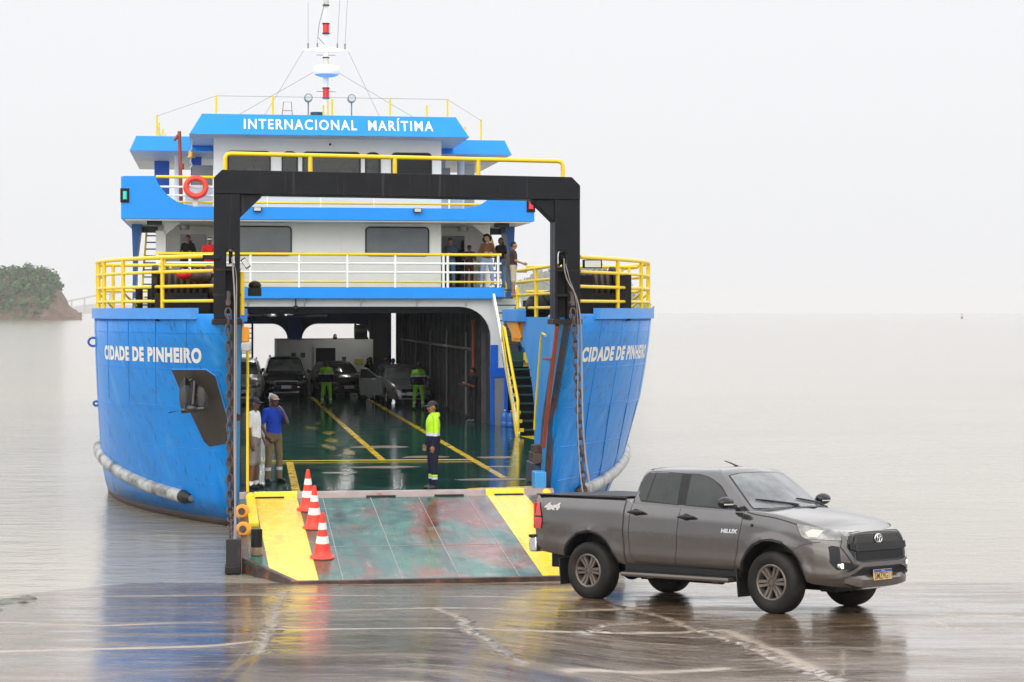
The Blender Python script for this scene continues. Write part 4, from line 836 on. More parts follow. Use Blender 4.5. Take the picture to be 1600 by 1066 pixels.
for x in (-.60, .74):
    mb = MB(); mb.cyl((x, 24, 10.2), (x, 24, 10.78), .022, n=6); sl = mb.build('searchlight', 'grey', ferry)
    mb = MB(); mb.cyl((x, 23.85, 10.88), (x, 24.1, 10.88), .13, n=18); mb.build('lamp_housing', 'grey', sl, smooth=40); mb = MB(); mb.cyl((x, 23.83, 10.88), (x, 23.849, 10.88), .10, n=18); mb.build('reflector', 'lens', sl)
mb = MB(); mb.cyl((-.30, 24.6, 10.2), (-.30, 24.6, 10.50), .21, n=20); mb.build('roof_tank', 'tank', ferry, smooth=40)
mb = MB(); mb.bb(-.85, -.55, 24.3, 24.6, 10.2, 10.38); mb.build('battery_box', 'tank', ferry)
mb = MB(); mb.tube([(-1.42, 24, 10.2), (-1.36, 24, 10.75), (-1.12, 24, 10.75), (-1.08, 24, 10.2)], .012, n=5); mb.tube([(-1.39, 24, 10.48), (-1.1, 24, 10.48)], .01, n=5); mb.build('roof_ladder', 'rustred', ferry)
mb = MB(); mb.cyl((-.12, 24.2, 10.2), (-.12, 24.2, 10.7), .03, n=8); mb.cyl((.16, 24.4, 10.2), (.16, 24.4, 10.9), .03, n=8); mb.build('vent_pipe', 'yellow', ferry)
# davit on the left wing
mb = MB(); mb.cyl((-4.45, 22.9, 7.0), (-4.52, 22.9, 9.70), .055, n=10); mb.tube([(-4.52, 22.9, 9.62), (-4.68, 22.9, 9.42)], .05, n=8); mb.cyl((-4.46, 22.9, 8.55), (-4.46, 22.9, 8.72), .085, n=10); mb.build('davit', 'rustred', ferry, smooth=40)
# floodlights on the gantry posts
for s in (-1, 1):
    if s > 0: c0, m0, sz = (3.58, -1.0, 5.16), None, (.36, .12, .16)
    else: c0, m0, sz = (-2.90, -1.0, 5.15), Matrix.Rotation(R(-35), 3, 'Y'), (.10, .10, .20)
    mb = MB(); mb.box(c0, sz, m=m0); f = mb.build('gantry_floodlight', 'black', ferry, bevel=.012); mb = MB(); mb.box((c0[0], c0[1]-.064, c0[2]), (sz[0]*.85, .01, sz[2]*.78), m=m0); mb.build('lens', 'lens', f)
mb = MB(); mb.bb(-3.68, -3.36, -1.0, -.85, 5.22, 5.30); mb.build('gantry_floodlight', 'black', ferry, bevel=.01)
mb = MB(); mb.cyl((-2.97, -.8, 4.2), (-2.97, -.8, 5.0), .05, n=8); mb.build('grab_post', 'yellow', ferry, smooth=60)
mb = MB(); mb.sph((-2.72, -.4, 4.75), (.12, .12, .09)); mb.bb(-2.85, -2.6, -.5, -.3, 4.55, 4.70); mb.build('gantry_sheave', 'black', ferry, smooth=40)
mb = MB(); mb.bb(-2.97, -2.83, -.8, -.6, 3.70, 3.98); mb.build('fairlead', 'orange', ferry, bevel=.02); mb = MB(); mb.bb(-2.98, -2.79, -.9, -.7, 3.52, 3.70); mb.build('roller_box', 'alu', ferry, bevel=.03)
mb = MB(); mb.cyl((-2.84, .5, DK), (-2.84, .5, 3.6), .028, n=8); mb.build('guide_pole', 'yellow', ferry, smooth=60)
# ================================================================ vehicles
def paint(name, col, metal=.6, rough=.28, dirt_reflect=.6):
    m = mk(name, col, rough, metal, var=.05, vs=2, coat=.38)
    t = m.node_tree; b = t.nodes['Principled BSDF']; n = t.nodes.new; l = t.links.new
    tcn = n('ShaderNodeTexCoord'); sp = n('ShaderNodeSeparateXYZ'); l(tcn.outputs['Object'], sp.inputs[0])
    z = n('ShaderNodeTexNoise'); z.inputs['Scale'].default_value = 2.5; z.inputs['Detail'].default_value = 7; mp = n('ShaderNodeMapping'); mp.inputs['Scale'].default_value = (1, 1, .5); l(tcn.outputs['Object'], mp.inputs[0]); l(mp.outputs[0], z.inputs[0])
    a = n('ShaderNodeMath'); a.operation = 'MULTIPLY_ADD'; l(z.outputs[0], a.inputs[0]); a.inputs[1].default_value = .8; l(sp.outputs[2], a.inputs[2])   # road splash, with brown ground reflection painted in: thins out with height
    r = n('ShaderNodeMapRange'); l(a.outputs[0], r.inputs[0]); r.inputs[1].default_value = .55; r.inputs[2].default_value = 1.6; r.inputs[3].default_value = dirt_reflect; r.inputs[4].default_value = 0
    mx_ = n('ShaderNodeMix'); mx_.data_type = 'RGBA'; l(r.outputs[0], mx_.inputs[0]); l(b.inputs['Base Color'].links[0].from_socket, mx_.inputs[6]); mx_.inputs[7].default_value = (.075, .046, .027, 1); l(mx_.outputs[2], b.inputs['Base Color'])
    q = n('ShaderNodeMath'); q.operation = 'MULTIPLY_ADD'; l(r.outputs[0], q.inputs[0]); q.inputs[1].default_value = -metal; q.inputs[2].default_value = metal; l(q.outputs[0], b.inputs['Metallic'])
    z2 = n('ShaderNodeTexVoronoi'); z2.inputs['Scale'].default_value = 70; l(tcn.outputs['Object'], z2.inputs['Vector'])       # rain beads on the lacquer
    r2 = n('ShaderNodeMapRange'); l(z2.outputs['Distance'], r2.inputs[0]); r2.inputs[1].default_value = 0; r2.inputs[2].default_value = .35; r2.inputs[3].default_value = 1; r2.inputs[4].default_value = 0
    bp = n('ShaderNodeBump'); bp.inputs['Strength'].default_value = .08; bp.inputs['Distance'].default_value = .004; l(r2.outputs[0], bp.inputs['Height']); l(bp.outputs[0], b.inputs['Coat Normal'])
    return m
def wetglass(name, col):
    m = mk(name, col, .05, 0, var=.7, vs=1.6)
    t = m.node_tree; b = t.nodes['Principled BSDF']; n = t.nodes.new; l = t.links.new; tcn = n('ShaderNodeTexCoord')
    z2 = n('ShaderNodeTexVoronoi'); z2.inputs['Scale'].default_value = 60; l(tcn.outputs['Object'], z2.inputs['Vector'])
    z3 = n('ShaderNodeTexNoise'); z3.inputs['Scale'].default_value = 5; z3.inputs['Detail'].default_value = 5; l(tcn.outputs['Object'], z3.inputs[0])
    r2 = n('ShaderNodeMapRange'); l(z2.outputs['Distance'], r2.inputs[0]); r2.inputs[1].default_value = .05; r2.inputs[2].default_value = .4; r2.inputs[3].default_value = 1; r2.inputs[4].default_value = 0
    r3 = n('ShaderNodeMapRange'); l(z3.outputs[0], r3.inputs[0]); r3.inputs[1].default_value = .45; r3.inputs[2].default_value = .62
    q = n('ShaderNodeMath'); q.operation = 'MULTIPLY'; l(r2.outputs[0], q.inputs[0]); l(r3.outputs[0], q.inputs[1])
    bp = n('ShaderNodeBump'); bp.inputs['Strength'].default_value = .35; bp.inputs['Distance'].default_value = .006; l(q.outputs[0], bp.inputs['Height']); l(bp.outputs[0], b.inputs['Normal'])
    return m
M['paint_grey'] = paint('grey_metallic_paint', (.145, .14, .139), .85, .13, .75)
M['paint_dark'] = paint('dark_car_paint', (.018, .018, .022), .3, .25, .2); M['paint_black'] = paint('black_car_paint', (.010, .010, .011), .2, .22, .2)
M['paint_silver'] = paint('silver_car_paint', (.42, .43, .45), .7, .3, .25); M['paint_white'] = paint('pale_car_paint', (.60, .60, .60), .2, .3, .3)
M['carglass'] = wetglass('tinted_window', (.020, .023, .023)); M['screen'] = wetglass('windscreen', (.13, .14, .145))
M['tyre'] = mk('tyre_rubber', (.014, .013, .012), .65, spec=.25, var=.3, vs=4, bump=.002, bs=60, stains=[((.06, .045, .035), 3, (1, 1, 1), .5, .75, .6)])
M['rim'] = mk('dusty_alloy', (.16, .135, .115), .42, .45, var=.25, vs=10, stains=[((.07, .05, .037), 6, (1, 1, 1), .45, .7, .8)])
M['plastic'] = mk('black_plastic', (.013, .013, .014), .45, spec=.3, var=.1); M['gloss'] = mk('gloss_black', (.010, .010, .011), .12, var=0)
M['chrome'] = mk('chrome', (.70, .70, .70), .12, 1, var=0); M['headlamp'] = mk('headlamp_glass', (.22, .215, .20), .1, .3, var=.6, vs=9, coat=1, bump=.01, bs=16)
M['taillamp'] = mk('tail_lamp', (.55, .012, .015), .1, var=.2, vs=12, coat=1); M['lit'] = mk('lit_fog_lamp', (1, .93, .78), .3, var=0, emit=3.2)
M['plate'] = mk('plate_buff', (.72, .50, .22), .4, var=.03); M['plateblue'] = mk('plate_blue', (.02, .07, .35), .4, var=0); M['ink'] = mk('ink_black', (.02, .015, .012), .5, var=0)
M['sticker'] = mk('sticker_grey', (.50, .48, .45), .4, var=0); M['platew'] = mk('plate_white', (.6, .6, .62), .4, var=0)
I = lambda x, t: float(np.interp(x, t[0], t[1]))
def car_shell(name, root, mat, xs, W, zb, zt, crown, side, arches, ar, az, shear=None, depth=.34, hole=.0):
    """lower body: half sections along the length, mirrored, wheel wells cut out"""
    rings = []
    for x in xs:
        w, b0, t0, cr = I(x, W), I(x, zb), I(x, zt), I(x, crown); H = []
        H.append((0, b0)); H.append((w*.86, b0))
        for t, k in side: H.append((w*k, b0+(t0-b0)*t))
        ke = side[-1][1]*w
        for q in (.985, .95, .85, .65, .4, .2): H.append((ke*q*.985, t0+cr*(1-q**2.2)+.006))
        H.append((0, t0+cr+.006)); n_ = len(H)
        ring = [(x, -y, z) for y, z in H]+[(x, y, z) for y, z in H[-2:0:-1]]
        if shear: ring = [(px+shear(px, py, pz), py, pz) for px, py, pz in ring]
        out_ = []
        for px, py, pz in ring:
            for ax_ in arches:
                d = math.hypot(px-ax_, pz-az)
                if ar-.02 < d < ar+.12 and abs(py) > .6*w: py *= 1+.030*max(0, 1-abs(d-ar-.02)/.09)
            out_.append((px, py, pz))
        rings.append(out_)
    mb = MB(); mb.loft(rings, cap0=True, cap1=True); o = mb.build(name, [mat, 'plastic'], root, smooth=32)
    wmax = max(W[1]); cs = []
    for a in arches:
        for s in (-1, 1):
            cm = MB(); cm.cyl((a, s*(wmax+.3), az), (a, s*(wmax-depth), az), ar, n=40); cs.append(cm.build('c', [], None, smooth=0))
    cut(o, cs); me = o.data
    for p in me.polygons:
        c = p.center
        for a in arches:
            if math.hypot(c.x-a, c.z-az) < ar+.004 and abs(c.y) < wmax*1.05 and (abs(math.hypot(c.x-a, c.z-az)-ar) < .02 or abs(abs(c.y)-(wmax-depth)) < .01): p.material_index = 1
    while len(me.materials) > 2: me.materials.pop()
    me.shade_smooth(); me.set_sharp_from_angle(angle=R(32)); return o
def cab_shell(name, root, mat, lv):
    """greenhouse: horizontal rings (z, x rear, x front at the pillar, bow of the windscreen, half width, corner)"""
    rings = []
    for z, xr, xf, bow, w, rc in lv:
        P = [(xr, 0), (xr+.0, -w*.5), (xr+.02, -w+rc)]
        P += [(xr+rc-rc*math.cos(a)*.9, -w+rc-rc*math.sin(a)) for a in (.5, 1.0, 1.57)]
        for t in (.25, .5, .75, .93, 1.0): P.append((xr+rc+(xf-xr-rc)*t, -w+.02*abs(t-.5)**2*4*w-(0 if t < 1 else -.008)))
        for q in (.97, .9, .75, .5, .25): P.append((xf+bow*(1-q*q), -w*q))
        P.append((xf+bow, 0)); P = P+[(x, -y) for x, y in P[-2:0:-1]]
        rings.append([(x, y, z+.02*(1-(y/w)**2)*(z > lv[-2][0]-.001)) for x, y in P])
    mb = MB(); mb.loft(rings, cap1=True); return mb.build(name, mat, root, smooth=38)
def buffer(path, w):
    P = [Vector(p) for p in path]; Lf, Rt = [], []
    for i, p in enumerate(P):
        d = (P[min(i+1, len(P)-1)]-P[max(i-1, 0)]).normalized(); q = Vector((-d.y, d.x))*w/2; Lf.append(p+q); Rt.append(p-q)
    return [tuple(p) for p in Lf+Rt[::-1]]
def smoothp(pts, n=6, closed=False):
    P = [Vector(p) for p in pts]; k = len(P); out_ = []
    for i in range(k if closed else k-1):
        g = (lambda j: P[j % k]) if closed else (lambda j: P[max(0, min(k-1, j))])
        p0, p1, p2, p3 = g(i-1), g(i), g(i+1), g(i+2)
        for j in range(n):
            t = j/n; out_.append(tuple(.5*((2*p1)+(p2-p0)*t+(2*p0-5*p1+4*p2-p3)*t*t+(3*p1-p0-3*p2+p3)*t**3)))
    if not closed: out_.append(tuple(P[-1]))
    return out_
def make_wheel(r, w, rr, spokes, rimmat):
    root = empty('wheel')
    T = MB(); pr = [(rr+.005, -w*.42), (rr+.04, -w*.5), (r-.07, -w*.52), (r-.025, -w*.46), (r, -w*.33), (r, w*.33), (r-.025, w*.46), (r-.07, w*.52), (rr+.04, w*.5), (rr+.005, w*.42)]
    T.lathe(pr, axis=(0, 1, 0), n=48); T.build('tyre', 'tyre', root, smooth=40)
    rm = MB(); rm.lathe([(rr+.012, -w*.43), (rr-.005, -w*.47), (rr-.02, -w*.43), (rr-.03, -w*.2), (rr-.03, w*.4)], axis=(0, 1, 0), n=40)
    rm.mat(1).lathe([(0, -w*.05), (rr-.028, -w*.05)], axis=(0, 1, 0), n=32); rm.mat(0)
    for i in range(spokes):
        a = 2*math.pi*i/spokes+.52
        for s in (-1, 1):
            Q = []
            for rad, hw, off, yy in ((.055, .021, .019, -.37), (rr*.55, .022, .024, -.36), (rr-.012, .024, .030, -.42)):
                for da, dy in ((-hw, .05), (-hw*.8, 0), (hw*.8, 0), (hw, .05)):
                    tx = s*off+da; Q.append((rad*math.cos(a)-tx*math.sin(a), w*yy+dy, rad*math.sin(a)+tx*math.cos(a)))
            rm.loft([Q[0:4], Q[4:8], Q[8:12]], cap0=True, cap1=True)
    rm.lathe([(0, -w*.36), (.05, -w*.36), (.075, -w*.33), (.08, -w*.1)], axis=(0, 1, 0), n=24)
    for i in range(6):
        a = 2*math.pi*i/6; rm.cyl((.055*math.cos(a), -w*.32, .055*math.sin(a)), (.055*math.cos(a), -w*.41, .055*math.sin(a)), .010, n=6)
    rm.build('rim', [rimmat, 'black'], root, smooth=35)
    h = MB(); h.lathe([(0, -w*.40), (.03, -w*.395), (.034, -w*.36)], axis=(0, 1, 0), n=20); h.build('hub_cap', 'rim', root, smooth=40)
    return root
def set_wheels(root, proto, fx, rx, ty, r):
    first = True
    for x in (fx, rx):
        for s in (-1, 1):
            w = proto if first else copy_tree(proto); first = False
            w.parent = root; w.location = (x, s*ty, r); w.rotation_euler = (0, R(37*(x+s)), 0 if s < 0 else math.pi)
# ---------------------------------------------------------------- the grey pickup
tO = Vector((3.882, 25.564, .436)); tf = Vector((.71710, -.69572, .04174)); tl = Vector((.69697, .71581, -.04295)); tn = Vector((0, .05989, .9982))
truck = empty('pickup_truck', label='grey double cab pickup truck, wet and muddy, driving off the ramp', cat='pickup truck')
truck.matrix_world = Matrix(((tf.x, tl.x, tn.x, tO.x), (tf.y, tl.y, tn.y, tO.y), (tf.z, tl.z, tn.z, tO.z), (0, 0, 0, 1)))
xs_ = sorted(set([round(v, 3) for v in list(np.arange(-4.12, -3.9, .07))+list(np.arange(-3.9, -2.5, .07))+[-2.47, -2.45, -2.43]+list(np.arange(-2.4, -.6, .12))+list(np.arange(-.6, .7, .055))+list(np.arange(.7, 1.0, .03))+[1.0]]))
tW = ([-4.12, -4.0, -3.8, -2.5, -.6, .3, .5, .65, .78, .88, .95, 1.0], [.87, .90, .915, .92, .92, .925, .912, .88, .82, .735, .65, .56])
tzb = ([-4.12, -3.6, -3.5, -2.6, -2.45, -.55, .4, .55, .9, 1.0], [.62, .57, .57, .52, .49, .49, .47, .40, .36, .36])
tzt = ([-4.2, -2.46, -2.44, -2.40, -.9, -.3, 0, .35, .7, .88, 1.0], [1.395, 1.375, 1.35, 1.33, 1.285, 1.265, 1.235, 1.17, 1.085, 1.045, 1.01])
tcr = ([-4.2, -2.46, -2.4, -.6, -.3, .3, .8, 1.0], [.0, .0, .0, .02, .055, .06, .05, .02])
side = [(.0, .905), (.04, .93), (.10, .955), (.17, .976), (.225, .981), (.28, .976), (.34, .980), (.41, .990), (.48, .998), (.56, 1.0), (.64, .994), (.70, .985), (.74, .986), (.83, .970), (.91, .947), (.965, .922), (1.0, .892)]
def tshear(x, y, z):
    k = max(0, min(1, (x-.45)/.5)); k = k*k*(3-2*k)
    return k*I(z, ([.3, .40, .50, .60, .70, .82, .95, 1.02, 1.10], [-.10, -.01, .02, .02, .005, -.01, -.03, -.06, -.14]))
body = car_shell('body', truck, 'paint_grey', xs_, tW, tzb, tzt, tcr, side, (0.0, -3.085), .485, .425, tshear)
cab = cab_shell('cab', truck, 'paint_grey', [(1.25, -2.42, -.38, .26, .850, .10), (1.33, -2.41, -.50, .26, .835, .10), (1.45, -2.38, -.63, .25, .795, .11), (1.58, -2.365, -.79, .22, .745, .12), (1.68, -2.345, -.915, .18, .705, .13), (1.735, -2.32, -.985, .15, .675, .14), (1.772, -2.27, -1.05, .14, .625, .15), (1.797, -2.14, -1.20, .12, .51, .16)])
bb_, cb_ = bvh_of(body), bvh_of(cab)
def both(fn):
    for s in (-1, 1): fn(s)
def side_patch(name, poly, mat, s, bvh, parent, off=.003, maxl=.08, smooth=0):
    return drape(poly, (0, s*3, 0), (1, 0, 0), (0, 0, 1), (0, -s, 0), bvh, off, maxl).build(name, mat, parent, smooth=60)
rw = smoothp([(-2.20, 1.365), (-2.255, 1.46), (-2.265, 1.56), (-2.235, 1.655), (-2.16, 1.715), (-2.06, 1.728)], 4)+[(-1.60, 1.722), (-1.575, 1.322)]
fw2 = [(-1.425, 1.318), (-1.445, 1.718)]+smoothp([(-1.30, 1.712), (-1.12, 1.668), (-.97, 1.588), (-.84, 1.49), (-.74, 1.39), (-.70, 1.33)], 4)+[(-.69, 1.29)]
def truck_side(s):
    for P, nm in ((rw, 'rear_side_window'), (fw2, 'front_side_window')):
        c = Vector((sum(p[0] for p in P)/len(P), sum(p[1] for p in P)/len(P)))
        big = [tuple(c+(Vector(p)-c)*1.0+(Vector(p)-c).normalized()*.022) for p in P]
        sl = side_patch(nm, big, 'rubber', s, cb_, cab, .002); side_patch('pane', P, 'carglass', s, cb_, sl, .005)
    side_patch('window_divider', [(-2.12, 1.365), (-2.10, 1.365), (-2.045, 1.728), (-2.065, 1.728)], 'rubber', s, cb_, cab, .007)
    side_patch('door_pillar_trim', [(-1.575, 1.318), (-1.425, 1.315), (-1.445, 1.722), (-1.60, 1.726)], 'plastic', s, cb_, cab, .004)
    for path in ([(-2.34, 1.30), (-2.35, 1.1), (-2.35, .75), (-2.31, .60), (-2.2, .535), (-1.58, .525)], [(-1.50, 1.325), (-1.51, 1.1), (-1.535, .8), (-1.58, .525)], [(-1.58, .525), (-.75, .515), (-.62, .55), (-.56, .7), (-.50, .95), (-.47, 1.12), (-.47, 1.27)]):
        side_patch('door_gap', buffer(smoothp(path, 5), .011), 'ink', s, bb_, body, .0015, .05)
    side_patch('door_gap', buffer([(-2.45, 1.37), (-2.455, .9), (-2.44, .50)], .022), 'ink', s, bb_, body, .002, .05)
    side_patch('bonnet_gap', buffer(smoothp([(-.43, 1.255), (-.25, 1.225), (0.05, 1.19), (.4, 1.115), (.62, 1.062)], 5), .012), 'ink', s, bb_, body, .004, .03)
    side_patch('bumper_gap', buffer(smoothp([(.34, .80), (.44, .86), (.56, .90), (.70, .915)], 5), .008), 'ink', s, bb_, body, .002, .04)
    side_patch('arch_lip', buffer([(.485*math.cos(a)*1.03, .425+.485*math.sin(a)*1.03) for a in np.linspace(.15, 3.1, 34)], .020), 'plastic', s, bb_, body, .006, .03)
    side_patch('arch_lip', buffer([(-3.085+.485*math.cos(a)*1.03, .425+.485*math.sin(a)*1.03) for a in np.linspace(.25, 3.0, 34)], .020), 'plastic', s, bb_, body, .006, .03)
    y = s*.925
    for x, z in ((-2.22, 1.205), (-1.36, 1.165)):
        mb = MB(); mb.loft([[(x+dx, s*(.915+yo)+0, z+sz*k) for yo, k in ((0, -1), (.03, -.7), (.04, 0), (.03, .7), (0, 1))] for dx, sz, yo2 in ((-.13, .012, 0), (-.09, .024, 0), (0, .030, 0), (.09, .024, 0), (.13, .012, 0))], cap0=True, cap1=True)
        mb.sph((x-.01, s*.905, z), (.07, .012, .045)); mb.build('door_handle', 'plastic', body, smooth=60)
    # mirror
    mb = MB(); mb.sph((-.60, s*1.06, 1.375), (.085, .135, .078)); mb.loft([[(-.60+a*.04, s*.87, 1.31+b2*.03) for a, b2 in ((-1, -1), (1, -1), (1, 1), (-1, 1))], [(-.60+a*.05, s*1.0, 1.33+b2*.03) for a, b2 in ((-1, -1), (1, -1), (1, 1), (-1, 1))]], cap0=True, cap1=True)
    mr_ = mb.build('wing_mirror', 'gloss', truck, smooth=60); mb = MB(); mb.loft([[(-.60+.088*math.sqrt(max(0, 1-q*q*.95))+.002, s*(1.06+q*.125), 1.355+h) for h in (-.008, .008)] for q in np.linspace(-.8, .8, 9)], closed=False); mb.build('mirror_indicator', 'lens', mr_, smooth=60)
    # side step
    mb = MB(); mb.loft([[(x, s*(y0), z0) for y0, z0 in ((.80, .36), (.99, .355), (1.005, .385), (.99, .415), (.80, .42))] for x in (-2.42, -.62)], cap0=True, cap1=True); mb.loft([[(x, s*(y0), z0) for y0, z0 in ((.80, .36+.0), (.99-k, .355), (1.005-k, .385), (.99-k, .41), (.80, .415))] for x, k in ((-2.53, .12), (-2.42, 0))], cap0=True, cap1=True)
    mb.bb(-2.1, -2.0, *sorted((s*.6, s*.85)), .33, .45); mb.bb(-1.0, -.9, *sorted((s*.6, s*.85)), .33, .45); mb.build('side_step', 'paint_grey', truck, smooth=30, bevel=.008)
    mb = MB(); mb.bb(-2.38, -.66, *sorted((s*.82, s*.975)), .418, .428); mb.bb(-2.44, -.5, *sorted((s*.76, s*.88)), .43, .50); mb.build('step_tread', 'plastic', truck)
    # mud flaps
    for x in (-3.085-.50, -.52):
        mb = MB(); mb.box((x, s*.80, .36), (.018, .28, .36), m=Matrix.Rotation(R(-6), 3, 'Y')); mb.build('mud_flap', 'plastic', truck, bevel=.006)
    # lamps
    hl = [(.36, 1.135), (.46, .98), (.52, .955), (.90, .935), (.93, .94), (.93, 1.035), (.72, 1.07), (.5, 1.11)]
    side_patch('headlamp_rim', [tuple(Vector((.66, 1.02))+(Vector(p)-Vector((.66, 1.02)))*1.04) for p in hl], 'gloss', s, bb_, body, .003, .04)
    h_ = side_patch('headlight', hl, 'headlamp', s, bb_, truck, .007, .04)
    side_patch('reflector', [(.50, 1.03), (.55, .975), (.66, .97), (.70, 1.05), (.58, 1.07)], 'lens', s, bb_, h_, .010, .04)
    tlp = [(-4.11, .93), (-3.97, .93), (-3.945, 1.05), (-3.99, 1.2), (-4.03, 1.29), (-4.11, 1.29)]
    tl_ = side_patch('tail_light', tlp, 'taillamp', s, bb_, truck, .012, .05); mb = MB(); mb.bb(-4.135, -4.115, *sorted((s*.72, s*.885)), .93, 1.29); mb.build('lens', 'taillamp', tl_, bevel=.006)
    side_patch('lamp_band', [(-4.11, 1.085), (-3.95, 1.085), (-3.96, 1.11), (-4.11, 1.11)], 'gloss', s, bb_, tl_, .014, .05)
both(truck_side)
# windscreen, bonnet trim, wipers, aerial
def front_patch(name, poly, mat, bvh, parent, off=.003, maxl=.07, d=(-1, 0, 0), org=(4, 0, 0)):
    return drape(poly, org, (0, 1, 0), (0, 0, 1), d, bvh, off, maxl).build(name, mat, parent, smooth=60)
ws = [(-.74, 1.30), (.74, 1.30), (.70, 1.45), (.645, 1.58), (.585, 1.70), (.40, 1.728), (0, 1.738), (-.40, 1.728), (-.585, 1.70), (-.645, 1.58), (-.70, 1.45)]
sl = front_patch('windscreen', [(y*1.025, 1.52+(z-1.52)*1.05) for y, z in ws], 'rubber', cb_, cab, .002); front_patch('pane', ws, 'screen', cb_, sl, .005)
for y0, y1 in ((-.62, -.02), (.05, .66)):
    mb = MB(); P = []
    for q in np.linspace(0, 1, 8):
        yy = y0+(y1-y0)*q; h, nn, _, _ = cb_.ray_cast(Vector((4, yy, 1.395-.075*q)), Vector((-1, 0, 0))); P.append(h+nn*.022)
    mb.tube(P, [.009]+[.013]*6+[.009], n=6); a = P[5]; mb.tube([a, (P[7].x+.05, P[7].y+.1, 1.285)], .010, n=6); mb.build('wiper', 'plastic', truck, smooth=50)
mb = MB(); mb.loft([[(x, y, 1.80+z) for y, z in ((-.022, 0), (0, .02), (.022, 0))] for x in (-1.30, -1.14)], cap0=True, cap1=True); mb.tube([(-1.20, 0, 1.81), (-1.36, 0, 1.865), (-1.44, 0, 1.885)], [.012, .009, .006], n=6); mb.build('roof_aerial', 'plastic', truck, smooth=40)
mb = MB(); mb.loft([[(I(q, ([-1, 0, 1], [-.36, -.08, -.36])), .78*q, 1.275+.035*(1-q*q)), (I(q, ([-1, 0, 1], [-.28, .02, -.28])), .78*q, 1.262+.045*(1-q*q))] for q in np.linspace(-1, 1, 13)], closed=False); mb.build('cowl_panel', 'plastic', truck)
# grille, bumper, plate, badge
def F(y, z, bvh=None): h, nn, _, _ = bb_.ray_cast(Vector((4, y, z)), Vector((-1, 0, 0))); return h
gr = [(-.58, .985), (-.40, 1.0), (.40, 1.0), (.58, .985), (.625, .86), (.54, .70), (.40, .665), (-.40, .665), (-.54, .70), (-.625, .86)]
front_patch('grille', gr, 'gloss', bb_, truck, .008, .06); gname = S.objects['grille']; front_patch('centre_bar', [(-.60, .895), (.60, .895), (.605, .83), (.50, .80), (-.50, .80), (-.605, .83)], 'plastic', bb_, gname, .030, .05)
front_patch('grille_surround', buffer([(-.62, .985), (-.665, .86), (-.57, .675), (-.41, .635), (.41, .635), (.57, .675), (.665, .86), (.62, .985)], .05), 'paint_grey', bb_, gname, .020, .05)
front_patch('upper_mesh', [(-.50, .985), (.50, .985), (.56, .90), (-.56, .90)], 'ink', bb_, gname, .012, .06)
for z, w in ((.978, .49), (.958, .51), (.938, .53), (.918, .54)): front_patch('bar', [(-w, z), (w, z), (w, z-.008), (-w, z-.008)], 'paint_dark', bb_, gname, .018, .06)
front_patch('lower_mesh', [(-.50, .80), (.50, .80), (.50, .70), (.40, .685), (-.40, .685), (-.50, .70)], 'black', bb_, gname, .014, .06)
for z in (.775, .75, .725, .70): front_patch('bar', [(-.45, z), (.45, z), (.45, z-.007), (-.45, z-.007)], 'plastic', bb_, gname, .018, .06)
ex = F(0, .945).x+.028
mb = MB()
def ell(rx, rz, cz=0, n=24): return [(ex, rx*math.cos(t), .945+cz+rz*math.sin(t)) for t in np.linspace(0, 2*math.pi, n+1)[:-1]]
mb.tube(ell(.078, .054), .0085, n=8, closed=True); mb.tube(ell(.024, .047, .0), .0075, n=8, closed=True); mb.tube(ell(.056, .019, .026), .0075, n=8, closed=True); mb.build('badge', 'chrome', gname, smooth=60)
front_patch('lower_intake', [(-.60, .60), (.60, .60), (.66, .55), (.60, .505), (-.60, .505), (-.66, .55)], 'black', bb_, truck, .006, .06)
mb = MB()
rings = []
for q in np.linspace(-1, 1, 15):
    y = .66*q; x0 = F(y, .47).x-.01; k = 1-abs(q)**4
    rings.append([(x0-.06, y, .505), (x0+.015, y, .50-.01*(1-k)), (x0+.055*k+.005, y, .45), (x0+.02, y, .345+.07*(1-k)), (x0-.10, y, .315+.09*(1-k))])
mb.loft(rings, closed=True, cap0=True, cap1=True); mb.build('skid_bumper', 'paint_grey', truck, smooth=45)
def fog(s):
    front_patch('fog_recess', [(s*.70, .86), (s*.765, .875), (s*.795, .86), (s*.80, .67), (s*.74, .58), (s*.56, .585), (s*.53, .62), (s*.60, .66), (s*.71, .68)][::s], 'plastic', bb_, truck, .005, .05)
    P = F(s*.70, .625); mb = MB(); mb.cyl((P.x-.03, P.y, P.z), (P.x+.012, P.y-s*.0, P.z), .048, n=18); f_ = mb.build('fog_lamp', 'chrome', truck, smooth=40)
    mb = MB(); mb.cyl((P.x+.0125, P.y, P.z), (P.x+.018, P.y, P.z), .030, n=18); mb.build('lens', 'lit', f_)
    front_patch('bumper_lip', buffer([(s*.42, .625), (s*.50, .60), (s*.60, .545), (s*.72, .50), (s*.82, .49)], .045), 'paint_grey', bb_, truck, .022, .04)
both(fog)
px_ = F(0, .555).x+.035
mb = MB(); mb.mat(0).bb(px_-.012, px_, -.20, .20, .435, .565); mb.mat(1).bb(px_+.0005, px_+.002, -.198, .198, .530, .563); pl_ = mb.build('number_plate', ['plate', 'plateblue'], truck)
def lay_text(s_, size, bold, mat, name, parent, mtx, sx=1, cx=True):
    V, Fq = text_geo(s_, size, bold, sx, 1.05); x0, x1 = min(p[0] for p in V), max(p[0] for p in V); o0 = (x0+x1)/2 if cx else x0
    mb = MB(); mb.add([mtx @ Vector((x-o0, y, 0)) for x, y in V], Fq); return mb.build(name, mat, parent, smooth=0)
fm = lambda x, y, z: Matrix(((0, 0, 1, x), (1, 0, 0, y), (0, 1, 0, z), (0, 0, 0, 1)))
lay_text('SMZ9G11', .112, .0015, 'ink', 'plate_number', pl_, fm(px_+.002, 0, .447), .80); lay_text('BRASIL', .024, .0005, 'platew', 'plate_country', pl_, fm(px_+.004, 0, .538))
